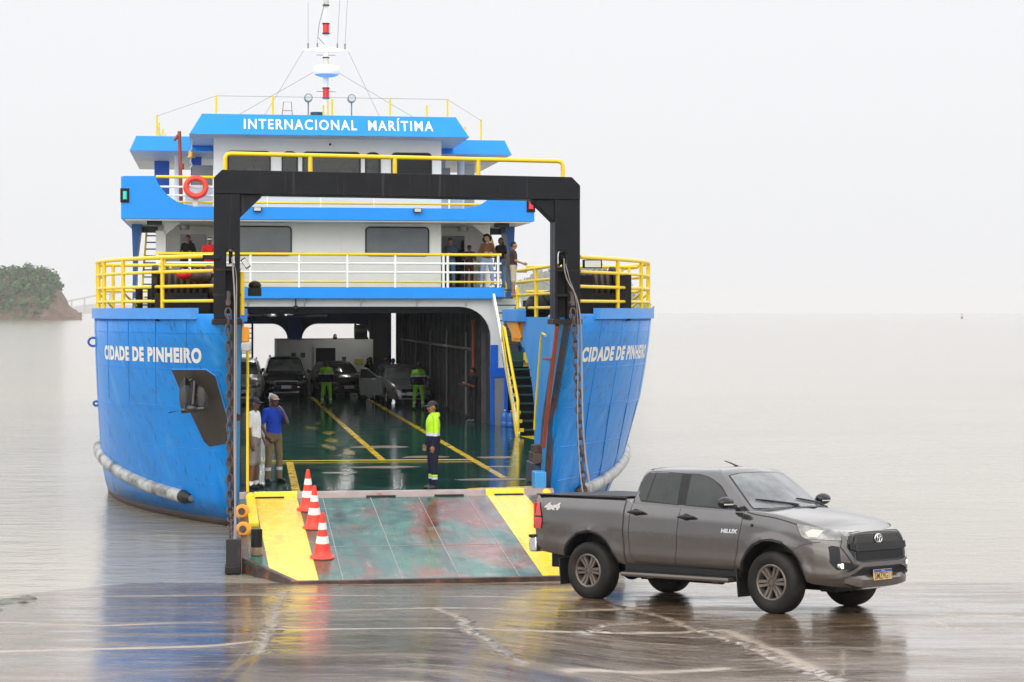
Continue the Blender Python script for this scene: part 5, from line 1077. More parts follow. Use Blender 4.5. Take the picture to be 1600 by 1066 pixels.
# lettering on the sides
for s in (-1, 1):
    V, Fq = text_geo('HILUX', .075, .004, 1.15, 1.05); x0, x1 = min(p[0] for p in V), max(p[0] for p in V)
    V2 = [((-.79 if s < 0 else -.54)+s*-1*(x-x0)*.26/(x1-x0)+y*.12, .985+y*.9) for x, y in V]
    drape(None, (0, s*3, 0), (1, 0, 0), (0, 0, 1), (0, -s, 0), bb_, .005, .1, tri=(V2, Fq)).build('name_badge', 'chrome', body, smooth=0)
    V, Fq = text_geo('4x4', .14, .008, 1.0, .9); x0, x1 = min(p[0] for p in V), max(p[0] for p in V)
    V2 = [((-3.93 if s < 0 else -3.63)+s*-1*(x-x0)*.30/(x1-x0)+y*.25, 1.20+y*.9) for x, y in V]
    drape(None, (0, s*3, 0), (1, 0, 0), (0, 0, 1), (0, -s, 0), bb_, .004, .1, tri=(V2, Fq)).build('side_sticker', 'sticker', body, smooth=0)
h = bb_.ray_cast(Vector((-.30, -3, 1.09)), Vector((0, 1, 0)))[0]; mb = MB(); mb.cyl(h+Vector((0, .01, 0)), h-Vector((0, .006, 0)), .022, n=14); mb.build('wing_repeater', 'plastic', body, smooth=40)
# load bed cover, tailgate, rear bumper, underside
mb = MB(); mb.bb(-4.11, -2.47, -.80, .80, 1.385, 1.412); mb.build('bed_cover', 'plastic', truck, bevel=.012)
mb = MB()
for s in (-1, 1): mb.beam((-4.11, s*.825, 1.405), (-2.47, s*.825, 1.388), .06, .02)
mb.build('bed_rail_cap', 'gloss', truck, bevel=.006)
mb = MB(); mb.loft([[(x, y, z) for x, z in ((-4.11, .60), (-4.24, .60), (-4.26, .70), (-4.24, .80), (-4.11, .82))] for y in (-.86, -.5, .5, .86)], cap0=True, cap1=True); mb.build('rear_bumper', 'chrome', truck, bevel=.02)
mb = MB(); mb.bb(-4.24, -4.12, -.88, .88, .80, .84); mb.build('bumper_pad', 'plastic', truck, bevel=.01)
mb = MB(); mb.bb(-4.1, .75, -.55, .55, .38, .62); mb.cyl((-3.085, -.7, .39), (-3.085, .7, .39), .06, n=10); mb.sph((-3.085, 0, .37), .15); mb.cyl((0, -.7, .36), (0, .7, .36), .04, n=10); mb.bb(-.4, .5, -.35, .35, .28, .4); mb.bb(-2.3, -1.3, .1, .55, .28, .42); mb.cyl((-2.6, -.35, .34), (-1.2, -.35, .34), .07, n=10)
mb.bb(.45, .68, -.50, .50, .28, .38); mb.build('chassis', 'black', truck, bevel=.01)
set_wheels(truck, make_wheel(.388, .265, .222, 6, 'rim'), 0, -3.085, .80, .388)
# ---------------------------------------------------------------- cars parked on the deck
def deck_car(name, label, cat, mat, u, v, rot, L=4.2, Wd=.87, H=1.62, hood=1.02, suv=True, grp='vehicles parked on the car deck', plate='platew', lamps=True):
    root = empty(name, label=label, cat=cat, group=grp)
    root.matrix_world = FM @ Matrix.Translation((u, v, DK)) @ Matrix.Rotation(-math.pi/2+rot, 4, 'Z')
    fo = .85; wb = L*.60; ro = fo-L; rr_ = .33 if suv else .30; n = 46
    xs = sorted(set([round(x, 3) for x in np.linspace(ro, fo, n)]+[fo-.03, fo-.06, fo-.1]))
    Wt = ([ro, ro+.15, ro+.6, fo-.6, fo-.35, fo-.18, fo-.08, fo], [Wd*.82, Wd*.92, Wd, Wd, Wd*.97, Wd*.90, Wd*.80, Wd*.62]); belt = hood*.93
    zbt = ([ro, fo-.4, fo], [.28, .24, .22]); ztt = ([ro, -wb, -.9, -.55, fo-.35, fo-.1, fo], [belt+.02, belt+.02, belt, hood, hood*.88, hood*.78, hood*.68])
    cr = ([ro, -.9, -.5, fo-.3, fo], [0, 0, .07, .07, .03]); gnd = lambda x, y, z: (max(0, x-fo+.35)/.35)*I(z, ([.2, .35, .6, .8], [-.02, .05, .03, -.06]))
    bo_ = car_shell('body', root, mat, xs, Wt, zbt, ztt, cr, side, (0.0, -wb), rr_+.07, rr_, gnd, depth=.30)
    c_ = cab_shell('cab', root, mat, [(belt-.05, ro+.12, -.42, .30, Wd*.93, .14), (belt+.12, ro+.16, -.62, .30, Wd*.89, .14), (belt+.30, ro+.26, -.86, .26, Wd*.82, .15), (H-.14, ro+.40, -1.08, .22, Wd*.76, .16), (H-.05, ro+.55, -1.22, .16, Wd*.68, .18), (H-.015, ro+.8, -1.45, .10, Wd*.5, .18)])
    b1, b2 = bvh_of(bo_), bvh_of(c_)
    z0, z1 = belt+.06, H-.12; w0, w1 = Wd*.80, Wd*.68
    s_ = front_patch('windscreen', [(-w0-.02, z0-.02), (w0+.02, z0-.02), (w1+.02, z1+.02), (-w1-.02, z1+.02)], 'rubber', b2, c_, .002); front_patch('pane', [(-w0, z0), (w0, z0), (w1, z1), (-w1, z1)], 'screen' if mat != 'paint_black' else 'carglass', b2, s_, .006)
    for s in (-1, 1):
        side_patch('side_window', [(ro+.5, belt+.05), (-.85, belt+.05), (-1.2, H-.15), (ro+.65, H-.15)], 'carglass', s, b2, c_, .004)
        h_ = front_patch('headlight', [(s*Wd*.92, hood*.72), (s*Wd*.55, hood*.66), (s*Wd*.52, hood*.585), (s*Wd*.80, hood*.58), (s*Wd*.93, hood*.63)][::-s], 'headlamp', b1, root, .008, .05)
        mb = MB(); mb.sph((-.62, s*(Wd+.10), belt+.10), (.06, .10, .07)); mb.bb(-.64, -.58, *sorted((s*Wd*.85, s*Wd*1.05)), belt+.04, belt+.08); mb.build('wing_mirror', mat, root, smooth=60)
        front_patch('fog_lamp', [(s*Wd*.72+.05*math.cos(t), hood*.36+.045*math.sin(t)) for t in np.linspace(0, 6.28, 13)[:-1]], 'chrome', b1, root, .006, .05)
        front_patch('fog_trim', buffer([(s*Wd*.50, hood*.46), (s*Wd*.62, hood*.42), (s*Wd*.80, hood*.44)], .02), 'chrome', b1, root, .008, .05)
        if suv:
            mb = MB(); mb.tube([(ro+.7, s*Wd*.66, H-.05), (ro+.8, s*Wd*.66, H+.03), (-1.4, s*Wd*.64, H+.02), (-1.3, s*Wd*.64, H-.06)], .02, n=6); mb.build('roof_rail', 'alu', c_, smooth=50)
    g_ = front_patch('grille', [(-Wd*.50, hood*.64), (Wd*.50, hood*.64), (Wd*.44, hood*.50), (-Wd*.44, hood*.50)], 'gloss', b1, root, .006, .05); front_patch('trim', buffer([(-Wd*.56, hood*.60), (-Wd*.46, hood*.50), (Wd*.46, hood*.50), (Wd*.56, hood*.60)], .022), 'chrome', b1, g_, .012, .05)
    front_patch('lower_intake', [(-Wd*.55, hood*.40), (Wd*.55, hood*.40), (Wd*.45, hood*.28), (-Wd*.45, hood*.28)], 'black', b1, root, .006, .05)
    P = b1.ray_cast(Vector((4, 0, hood*.45)), Vector((-1, 0, 0)))[0]; mb = MB(); mb.bb(P.x, P.x+.022, -.20, .20, hood*.45-.065, hood*.45+.065); mb.build('number_plate', plate, root)
    mb = MB(); mb.bb(ro+.2, fo-.3, -Wd*.6, Wd*.6, .18, .32); mb.build('underside', 'black', root)
    wp = make_wheel(rr_, .2, rr_*.63, 5, 'alu'); set_wheels(root, wp, 0, -wb, Wd-.11, rr_); return root
deck_car('parked_suv', 'dark grey sport utility car facing out, roof rails, in front of the white casing', 'car', 'paint_dark', -.62, 43.4, 0, 4.25, .88, 1.64, 1.04)
deck_car('parked_hatchback', 'small black hatchback partly behind the man in the green rain suit', 'car', 'paint_black', 1.75, 43.6, .18, 3.8, .82, 1.46, .98, False)
sv = deck_car('parked_sedan', 'silver car with an open front door by the right hall wall', 'car', 'paint_silver', 3.72, 36.8, .10, 4.1, .84, 1.48, .96, False)
mb = MB(); mb.prism([(-.55, 0, .35), (-1.45, 0, .32), (-1.5, 0, .95), (-.65, 0, .95)], (0, .05, 0)); mb.prism([(-.62, .01, .95), (-1.5, .01, .95), (-1.45, .01, 1.36), (-1.15, .01, 1.36)], (0, .03, 0)); od = mb.build('open_door', 'paint_silver', sv, bevel=.01); od.location = (0.0, -.86, 0); od.rotation_euler = (0, 0, R(0))
od.location = Vector((-.55, -.86, 0)); od.rotation_euler = (0, 0, R(62)); od.data.transform(Matrix.Translation((.55, 0, 0)))
mb = MB(); mb.prism([(-.20, -.004, .98), (-.90, -.004, .98), (-.86, -.004, 1.31), (-.62, -.004, 1.31)], (0, .048, 0)); mb.build('pane', 'carglass', od)
deck_car('parked_van', 'pale car half hidden behind the left bow post', 'car', 'paint_white', -2.55, 38.5, -.05, 4.3, .88, 1.66, 1.06)
deck_car('parked_car', 'dark car farther back between the pale car and the dark grey one', 'car', 'paint_black', -2.35, 47.5, 0, 4.0, .84, 1.50, .98, False)
# ================================================================ people
SK = {'light': (.42, .235, .15), 'tan': (.27, .135, .075), 'brown': (.135, .062, .035), 'dark': (.045, .022, .014)}
for k_, c_ in SK.items(): M['skin_'+k_] = mk('skin_'+k_, c_, .5, var=.06, vs=8)
def cloth(name, col, rough=.8, **k): M[name] = mk(name, col, rough, var=.14, vs=5, bump=.012, bs=16, bstr=.6, spec=.25, **k); return name
for nm, c_ in dict(c_white=(.72, .72, .71), c_royal=(.012, .055, .42), c_khaki=(.20, .145, .075), c_greyshort=(.22, .20, .19), c_black=(.012, .012, .013), c_navy=(.010, .012, .032), c_red=(.55, .012, .018), c_brown=(.13, .058, .028), c_jean=(.24, .32, .50), c_denim=(.09, .16, .28), c_beige=(.42, .36, .28), c_darkbrown=(.045, .026, .02), c_maroon=(.07, .012, .012), c_mint=(.30, .50, .36), c_grey=(.12, .12, .125), c_steel=(.05, .075, .11), c_blackpant=(.018, .018, .02)).items(): cloth(nm, c_)
M['c_lime'] = mk('hivis_lime', (.46, .80, .01), .6, var=.12, vs=6, bump=.012, bs=14, bstr=.6); M['c_green'] = mk('hivis_green', (.22, .56, .02), .6, var=.14, vs=5, bump=.014, bs=12, bstr=.7)
M['c_reflect'] = mk('reflective_tape', (.62, .64, .62), .35, var=.05); M['boot'+'_b'] = mk('boot_black', (.012, .012, .012), .35); M['sole'] = mk('sole_white', (.6, .6, .58), .6)
M['hair'] = mk('hair_black', (.010, .008, .007), .6, spec=.15, var=.3, vs=20, bump=.01, bs=40); M['eye'] = mk('eye_dark', (.02, .015, .012), .3, var=0); M['lip'] = mk('lip', (.22, .075, .06), .5, var=0)
M['cap_beige'] = mk('cap_beige', (.36, .27, .20), .8); M['cap_navy'] = mk('cap_navy', (.012, .016, .035), .7); M['cap_black'] = mk('cap_black', (.014, .014, .016), .7); M['cap_white'] = mk('visor_white', (.6, .58, .55), .7)
PI = math.pi
def rotv(v, yaw=0, pitch=0):                 # pitch: nod forward (+)
    v = Vector(v); return Matrix.Rotation(yaw, 3, 'Z') @ (Matrix.Rotation(-pitch, 3, 'X') @ v)
def person(label, loc, face, H=1.72, skin='tan', top='c_white', bottom='c_grey', shoe='boot_b', sleeve='short', shorts=False, arms=None, legs=None, lean=0, head=(0, 0), cap=None, capc='cap_black', hair='short', bands=(), girth=1.0, vox=.012, group=None, barefoot=False, female=False, hood=False, visible_socks=False):
    """standing figure facing its own +y; face = heading of +y in the ferry's axes (radians)"""
    k = H/1.72; segs = []; G = girth
    def C(p0, p1, r0, r1, reg): segs.append((Vector(p0), Vector(p1), r0, r1, reg, None))
    def E(c, r, reg, rot=None): segs.append((Vector(c), None, 0, 0, reg, (Vector(r), rot)))
    legs = legs or {-1: ((-.04, .02, -1), (-.01, -.03, -1)), 1: ((.04, .03, -1), (.01, -.05, -1))}
    arms = arms or {-1: ((-.22, -.04, -1), (-.05, .22, -1)), 1: ((.22, -.04, -1), (.05, .22, -1))}
    hipz = .90; hipw = .095 if not female else .10
    T = lambda p: Vector((p[0], p[1]*math.cos(lean)+(p[2]-hipz)*math.sin(lean), hipz+(p[2]-hipz)*math.cos(lean)-p[1]*math.sin(lean)))
    bot = bottom
    E((0, 0, .875), (.16*G, .11*G, .10), bot); E(T((0, .005, 1.05)), (.148*G, .105*G, .13), top); E(T((0, .01, 1.20)), (.165*G, .115*G, .17), top)
    E(T((0, -.005, 1.34)), (.175 if not female else .155, .105, .115), top)
    if female: E(T((-.07, .075, 1.26)), (.065, .06, .065), top); E(T((.07, .075, 1.26)), (.065, .06, .065), top)
    shw = .185 if not female else .165
    for s in (-1, 1):
        C(T((s*.06, 0, 1.43)), T((s*(shw-.01), -.005, 1.405)), .052, .062, top)
        sh = T((s*shw, -.005, 1.395)); u, f = [Vector(q).normalized() for q in arms[s][:2]]; el = sh+u*.285; wr = el+f*.245
        if sleeve == 'long': C(sh, el, .060, .050, top); C(el, wr, .050, .038, top)
        elif sleeve == 'short': C(sh, sh+u*.20, .062, .058, top); C(sh+u*.18, el, .043, .039, 'skin'); C(el, wr, .039, .027, 'skin')
        else: C(sh, el, .048, .040, 'skin'); C(el, wr, .039, .027, 'skin')
        # hand: palm, four bent fingers of different length, thumb off the side
        hd = Vector(arms[s][2]).normalized() if len(arms[s]) > 2 else f
        pal = Vector(arms[s][3]) if len(arms[s]) > 3 else Vector((-s, .25, 0)); side_ = hd.cross(pal).normalized(); pal = side_.cross(hd).normalized()
        pc = wr+hd*.055; C(wr, wr+hd*.03, .026, .026, 'skin')
        for q in (-1.0, -.33, .33, 1.0): C(wr+hd*.02+side_*q*.016, wr+hd*.085+side_*q*.026, .015, .012, 'skin')
        for q, L in ((-1.0, .060), (-.33, .072), (.33, .077), (1.0, .068)):
            b0 = wr+hd*.088+side_*q*.027; m0 = b0+hd*L*.5+pal*.010+side_*q*.004; C(b0, m0, .0095, .009, 'skin'); C(m0, m0+hd*L*.40+pal*.025, .009, .0075, 'skin')
        th = side_*(1 if side_.y > 0 or abs(side_.y) < .2 else -1); C(wr+hd*.025+th*.022, wr+hd*.06+th*.050+pal*.012, .012, .010, 'skin'); C(wr+hd*.06+th*.050+pal*.012, wr+hd*.088+th*.052+pal*.022, .0095, .008, 'skin')
        # leg
        hp = Vector((s*hipw, 0, .90)); a, b = [Vector(q).normalized() for q in legs[s][:2]]; kn = hp+a*.43; an = kn+b*.40
        if shorts:
            C(hp, hp+a*.40, .098*G, .086, bot); C(hp+a*.38, kn, .060, .056, 'skin'); C(kn, kn+b*.16, .056, .058, 'skin'); C(kn+b*.16, an, .058, .038, 'skin')
        else: C(hp, kn, .093*G, .068, bot); C(kn, kn+b*.14, .066, .066, bot); C(kn+b*.14, an+b*.02, .064, .055, bot)
        ft = Vector((s*.18, 1, 0)).normalized() if len(legs[s]) < 3 else Vector(legs[s][2]).normalized(); sr = 'skin' if barefoot else shoe
        if not barefoot and shoe == 'boot_b': C(an-b*.10, an+b*.03, .058, .055, shoe)
        if visible_socks: C(an-b*.09, an, .044, .044, 'c_white')
        C(an+Vector((0, 0, -.015))-ft*.03, an+Vector((0, 0, -.045))+ft*.13, .045, .036, sr); C(an+Vector((0, 0, -.045))-ft*.03, an+Vector((0, 0, -.052))+ft*.14, .035, .030, sr)
    # neck and head
    C(T((0, -.01, 1.42)), T((0, .012, 1.52)), .056, .052, 'skin'); hc = T((0, .02, 1.605))
    yaw, pit = head; Hd = lambda p: hc+rotv(p, yaw, pit)
    rm = Matrix.Rotation(yaw, 3, 'Z') @ Matrix.Rotation(-pit, 3, 'X')
    E(Hd((0, -.012, .022)), (.078, .097, .098), 'skin', rm); E(Hd((0, .022, -.045)), (.058, .066, .072), 'skin', rm); E(Hd((0, .05, -.085)), (.030, .028, .024), 'skin', rm)
    C(Hd((0, .082, .012)), Hd((0, .104, -.024)), .009, .015, 'skin'); E(Hd((0, .072, -.058)), (.026, .018, .012), 'lip', rm); C(Hd((-.045, .078, .030)), Hd((.045, .078, .030)), .012, .012, 'skin')
    for s in (-1, 1): E(Hd((s*.080, -.012, -.008)), (.012, .024, .034), 'skin', rm); E(Hd((s*.031, .083, .012)), (.013, .010, .008), 'eye', rm); E(Hd((s*.04, .055, -.03)), (.026, .03, .024), 'skin', rm)
    mb = MB(); fw_ = 1 if not female else .92
    mb.loft([[T((w*G*fw_*math.cos(a), .004+d_*G*math.sin(a), z)) for a in np.linspace(0, 2*PI, 21)[:-1]] for z, w, d_ in ((.86, .150, .108), (.93, .166, .120), (.945, .172, .126), (1.0, .168, .122), (1.08, .160, .116), (1.16, .162, .117), (1.25, .172, .120), (1.33, .178, .114), (1.385, .165, .10), (1.43, .10, .08))], cap0=True, cap1=True)
    for p0, p1, r0, r1, reg, el in segs:
        if el is None: mb.cyl(p0, p1, r0, r1, n=14); mb.sph(p0, r0, 14, 8); mb.sph(p1, r1, 14, 8)
        else:
            o0 = len(mb.v); mb.sph((0, 0, 0), tuple(el[0]), 16, 12)
            for i in range(o0, len(mb.v)): mb.v[i] = tuple(p0+((el[1] @ Vector(mb.v[i])) if el[1] else Vector(mb.v[i])))
    me0 = bpy.data.meshes.new('person'); me0.from_pydata(mb.v, [], mb.f); o = bpy.data.objects.new('person', me0); S.collection.objects.link(o)
    rmod = o.modifiers.new('r', 'REMESH'); rmod.mode = 'VOXEL'; rmod.voxel_size = vox; sm = o.modifiers.new('s', 'SMOOTH'); sm.factor = .45; sm.iterations = 2
    apply_mods(o); me = o.data
    regs = []; [regs.append(q) for q in ['skin']+[s_[4] for s_ in segs]+[b_[2] for b_ in bands] if q not in regs]
    for q in regs: me.materials.append(M['skin_'+skin] if q == 'skin' else M[q])
    P = np.array([p.center[:] for p in me.polygons]); best = np.full(len(P), 9.); who = np.zeros(len(P), int)
    for p0, p1, r0, r1, reg, el in segs:
        if el is None:
            a = np.array(p0); d = np.array(p1)-a; L = (d@d)+1e-9; t = np.clip(((P-a)@d)/L, 0, 1); q = np.linalg.norm(P-a-t[:, None]*d, axis=1)-(r0+(r1-r0)*t)
        else:
            X_ = P-np.array(p0); X_ = X_ @ np.array(el[1]) if el[1] else X_; e_ = np.array(el[0]); g = np.linalg.norm(X_/e_, axis=1); q = (g-1)*np.min(e_)
            if reg in ('eye', 'lip'): q = np.where(g < 1.35, -.5, 9)
        m_ = q < best; best[m_] = q[m_]; who[m_] = regs.index(reg)
    for (z0, z1, mt, test) in bands:
        src = [regs.index(r_) for r_ in test if r_ in regs]; m_ = (P[:, 2] > z0) & (P[:, 2] < z1) & np.isin(who, src); who[m_] = regs.index(mt)
    me.polygons.foreach_set('material_index', who.astype(np.int32)); me.shade_smooth()
    zmin = min(v.co.z for v in me.vertices); me.transform(Matrix.Diagonal((k, k, k, 1)) @ Matrix.Translation((0, 0, -zmin)))
    ch = []
    A = Matrix.Diagonal((k, k, k, 1)) @ Matrix.Translation((0, 0, -zmin))
    def part(mb2, name, mat, sub=0, smooth=60):
        for i in range(len(mb2.v)): mb2.v[i] = tuple(A @ Vector(mb2.v[i]))
        q = mb2.build(name, mat, o, smooth=smooth); return q
    if cap:
        c = MB(); n_ = 18; rings = []
        for t in np.linspace(0, 1.45, 7):
            rings.append([Hd((.086*math.cos(t)*math.cos(a), -.012+.106*math.cos(t)*math.sin(a), .045+.078*math.sin(t)+(0 if t > 0 else -.008))) for a in np.linspace(0, 2*math.pi, n_+1)[:-1]])
        c.loft(rings, cap1=True) if cap != 'visor' else c.loft([rings[0], [Vector(p)+Vector((0, 0, .035)) for p in rings[0]]])
        br = []
        for q in np.linspace(-1, 1, 11): br.append([Hd((q*.080, -.012+.100*math.sqrt(max(0, 1-(q*.9)**2)), .046)), Hd((q*.074, .085+.085*math.sqrt(max(0, 1-q*q*.9)), .034-.012*q*q)), Hd((q*.074, .085+.083*math.sqrt(max(0, 1-q*q*.9)), .028-.012*q*q)), Hd((q*.080, -.012+.098*math.sqrt(max(0, 1-(q*.9)**2)), .038))])
        c.loft(br, cap0=True, cap1=True); part(c, 'cap', capc)
    if hair == 'short':
        h = MB(); n_ = 18; h.loft([[Hd((.083*math.cos(t)*math.cos(a), -.018+.102*math.cos(t)*math.sin(a)-(.014 if math.sin(a) > .3 and t < .5 else 0), .028+.098*math.sin(t)-(.07 if t < .1 and math.sin(a) < -.1 else 0)+(.02 if math.sin(a) > .3 and t < .3 else 0))) for a in np.linspace(0, 2*math.pi, n_+1)[:-1]] for t in np.linspace(0, 1.5, 7)], cap1=True); part(h, 'hair', 'hair')
    elif hair in ('long', 'curly', 'bun'):
        random.seed(len(label)); h = MB()
        if hair == 'curly':
            for i in range(70):
                a = random.uniform(0, 2*math.pi); t = random.uniform(-.9, 1.5); d = (math.cos(t)*math.cos(a), math.cos(t)*math.sin(a), math.sin(t))
                if d[1] > .35 and d[2] < .62: continue
                h.sph(Hd((d[0]*.125, -.03+d[1]*.11, .03+d[2]*(.105 if d[2] > 0 else .16))), random.uniform(.030, .048), 8, 6)
        else:
            h.loft([[Hd((.084*math.cos(t)*math.cos(a), -.018+.104*math.cos(t)*math.sin(a)-(.016 if math.sin(a) > .3 and t < .5 else 0), .028+.100*math.sin(t)+(.025 if math.sin(a) > .3 and t < .3 else 0))) for a in np.linspace(0, 2*math.pi, 19)[:-1]] for t in np.linspace(0, 1.5, 7)], cap1=True)
            if hair == 'long': h.loft([[Hd((w*math.cos(a), -.055-y_+d_*math.sin(a), z)) for a in np.linspace(0, 2*math.pi, 13)[:-1]] for z, w, d_, y_ in ((.06, .07, .05, 0), (-.05, .088, .055, .0), (-.16, .095, .045, .02), (-.26, .085, .03, .03), (-.32, .05, .02, .035))], cap0=True, cap1=True)
            else: h.sph(Hd((0, -.11, .06)), .045)
        part(h, 'hair', 'hair')
    if hood:
        h = MB(); h.loft([[T((w*math.cos(a), -.035+d_*math.sin(a), z)) for a in np.linspace(0, 2*math.pi, 17)[:-1]] for z, w, d_ in ((1.42, .13, .10), (1.46, .115, .10), (1.50, .085, .085))]); part(h, 'collar', top)
    o.matrix_world = FM @ Matrix.Translation(loc) @ Matrix.Rotation(face, 4, 'Z')
    tag(o, label, 'person', group); return o
dn = lambda s, x=.12, y=0, fx=.02, fy=.18: ((s*x, y, -1), (s*fx, fy, -1))
PI = math.pi
JK = [(1.05, 1.11, 'c_reflect', ('c_lime',)), (.5, 1.05, 'c_navy', ('c_lime',))]
# beside and on the ramp.  heading 0 looks aft, PI looks at the slipway, -PI/2 looks to the picture's right
person('man in white t-shirt, grey shorts and navy cap beside the left chain', (-2.70, 1.55, DK), -PI*.62, 1.78, 'brown', 'c_white', 'c_greyshort', 'c_black', shorts=True, cap='cap', capc='cap_navy', hair='none', vox=.009, visible_socks=True, arms={-1: ((-.2, .0, -1), (.1, .5, -.8)), 1: dn(1, .16)}, head=(.05, .05), girth=1.05)
person('man in royal blue t-shirt and khaki trousers, hand at his mouth', (-2.28, 2.85, DK), -PI*.80, 1.78, 'brown', 'c_royal', 'c_khaki', 'boot_b', cap='cap', capc='cap_beige', hair='none', vox=.009,
   arms={1: ((.30, -.10, -1), (-.25, .30, -.7)), -1: ((-.12, .55, -.78), (.46, -.02, .88), (.40, -.06, .85), (.5, -.6, .1))}, head=(-.12, .02), legs={-1: ((-.10, .02, -1), (-.03, -.04, -1)), 1: ((.10, .06, -1), (.04, -.06, -1))}, bands=[(.235, .30, 'c_reflect', ('c_khaki',))], girth=1.02)
person('man in lime and navy rain jacket and black cap standing at the ramp hinge', (.76, .80, DK), PI*.55, 1.72, 'tan', 'c_lime', 'c_navy', 'boot_b', sleeve='long', cap='cap', capc='cap_black', hair='short', vox=.009, girth=1.14, hood=True,
   arms={-1: ((-.14, .02, -1), (.0, .20, -1)), 1: ((.14, .06, -1), (-.02, .30, -1))}, head=(.1, .06), bands=JK+[(.20, .25, 'c_reflect', ('c_navy',)), (.26, .29, 'c_lime', ('c_navy',))])
GS = [(1.20, 1.25, 'c_reflect', ('c_green',)), (.90, 1.20, 'c_navy', ('c_green',)), (.22, .29, 'c_reflect', ('c_green',))]
for lab, u, v, fc in (('worker in bright green rain suit standing in front of the casing door', .62, 36.0, PI), ('worker in bright green rain suit standing in front of the silver car', 3.72, 32.8, PI*.97)):
    person(lab, (u, v, DK), fc, 1.66, 'dark', 'c_green', 'c_green', 'boot_b', sleeve='long', hair='short' if u < 1 else 'none', cap=None if u < 1 else 'cap', capc='cap_black', girth=1.16, hood=True, vox=.013, arms={s: ((s*.30, .05, -1), (-s*.05, .35, -1)) for s in (-1, 1)}, legs={s: ((s*.12, .02, -1), (s*.05, -.03, -1)) for s in (-1, 1)}, bands=GS)
person('man in dark clothes gesturing by the right hall wall', (4.62, 24.6, DK), PI*.60, 1.70, 'brown', 'c_black', 'c_blackpant', 'c_grey', vox=.012, arms={-1: ((-.1, .3, -1), (.2, .8, .35)), 1: ((.1, .3, -1), (-.1, .9, .25))})
GB = 'passengers standing between the parked cars'
person('person in black leaning over by the black hatchback', (2.45, 42.0, DK), -PI*.6, 1.66, 'brown', 'c_black', 'c_blackpant', lean=.3, vox=.016, group=GB, hair='long', female=True)
person('person in pale green shorts between the parked cars', (2.78, 41.0, DK), PI*.5, 1.70, 'brown', 'c_black', 'c_mint', shorts=True, lean=.22, vox=.016, group=GB, hair='long', female=True)
person('person in dark grey shirt and long shorts behind the open car door', (3.02, 38.4, DK), PI*.85, 1.76, 'brown', 'c_steel', 'c_grey', shorts=True, vox=.016, group=GB)
person('person in maroon trousers standing close behind the one in dark grey', (3.34, 38.7, DK), PI*.9, 1.68, 'dark', 'c_black', 'c_maroon', vox=.016, group=GB)
# passenger deck
GP = 'passengers at the upper deck rails'; ZP = 5.012
rail_ = {s: ((s*.25, .25, -1), (-s*.25, .85, .12)) for s in (-1, 1)}
person('woman in dark jacket with pale blouse at the left upper rail', (-4.28, 24.4, ZP), PI*.95, 1.60, 'tan', 'c_black', 'c_blackpant', sleeve='long', hair='bun', female=True, group=GP, arms=rail_)
person('person in red shirt and white visor leaning on the left upper rail', (-3.62, 23.0, ZP), PI*1.0, 1.50, 'brown', 'c_red', 'c_red', hair='short', cap='visor', capc='cap_white', group=GP, lean=.18, arms=rail_)
person('man in blue jacket, cap and jeans at the upper rail by the lounge corner', (3.86, 24.2, ZP), PI*.8, 1.56, 'tan', 'c_steel', 'c_denim', cap='cap', capc='cap_navy', hair='short', group=GP, sleeve='long', arms=rail_)
person('short person in dark top and black cap between two taller passengers', (4.46, 24.3, ZP), PI*1.0, 1.34, 'brown', 'c_darkbrown', 'c_maroon', cap='cap', capc='cap_black', hair='short', group=GP, arms=rail_)
person('woman with big curly hair, brown jacket and pale jeans', (4.90, 23.4, ZP), PI*1.02, 1.62, 'light', 'c_brown', 'c_jean', 'sole', sleeve='long', hair='curly', female=True, girth=1.08, group=GP, arms={s: ((s*.4, .15, -1), (-s*.55, .8, .0)) for s in (-1, 1)}, legs={s: ((s*.16, .02, -1), (s*.06, 0, -1)) for s in (-1, 1)})
person('person with long dark hair in black top behind the deck pillar', (5.48, 24.4, ZP), PI*.75, 1.58, 'brown', 'c_black', 'c_denim', hair='long', female=True, group=GP)
person('barefoot man in dark t-shirt and beige shorts at the head of the stair', (5.50, 21.85, 4.72), -PI*.55, 1.66, 'tan', 'c_darkbrown', 'c_beige', shorts=True, barefoot=True, group=GP, cap=None, hair='short', arms={-1: ((-.1, .3, -1), (.1, .9, -.3)), 1: ((.1, .25, -1), (-.1, .9, -.35))})
# wheelhouse crew behind the glass
GC = 'crew inside the wheelhouse'
for lab, u, v in (('crew member in white behind the leftmost wheelhouse window', -2.25, 24.9), ('crew member in white behind the wide middle wheelhouse window', .62, 25.2), ('crew member in white behind the narrow wheelhouse window right of the middle', 1.36, 24.9)):
    person(lab, (u, v, 7.43), PI, 1.55, 'tan', 'c_white', 'c_navy', group=GC, vox=.016)
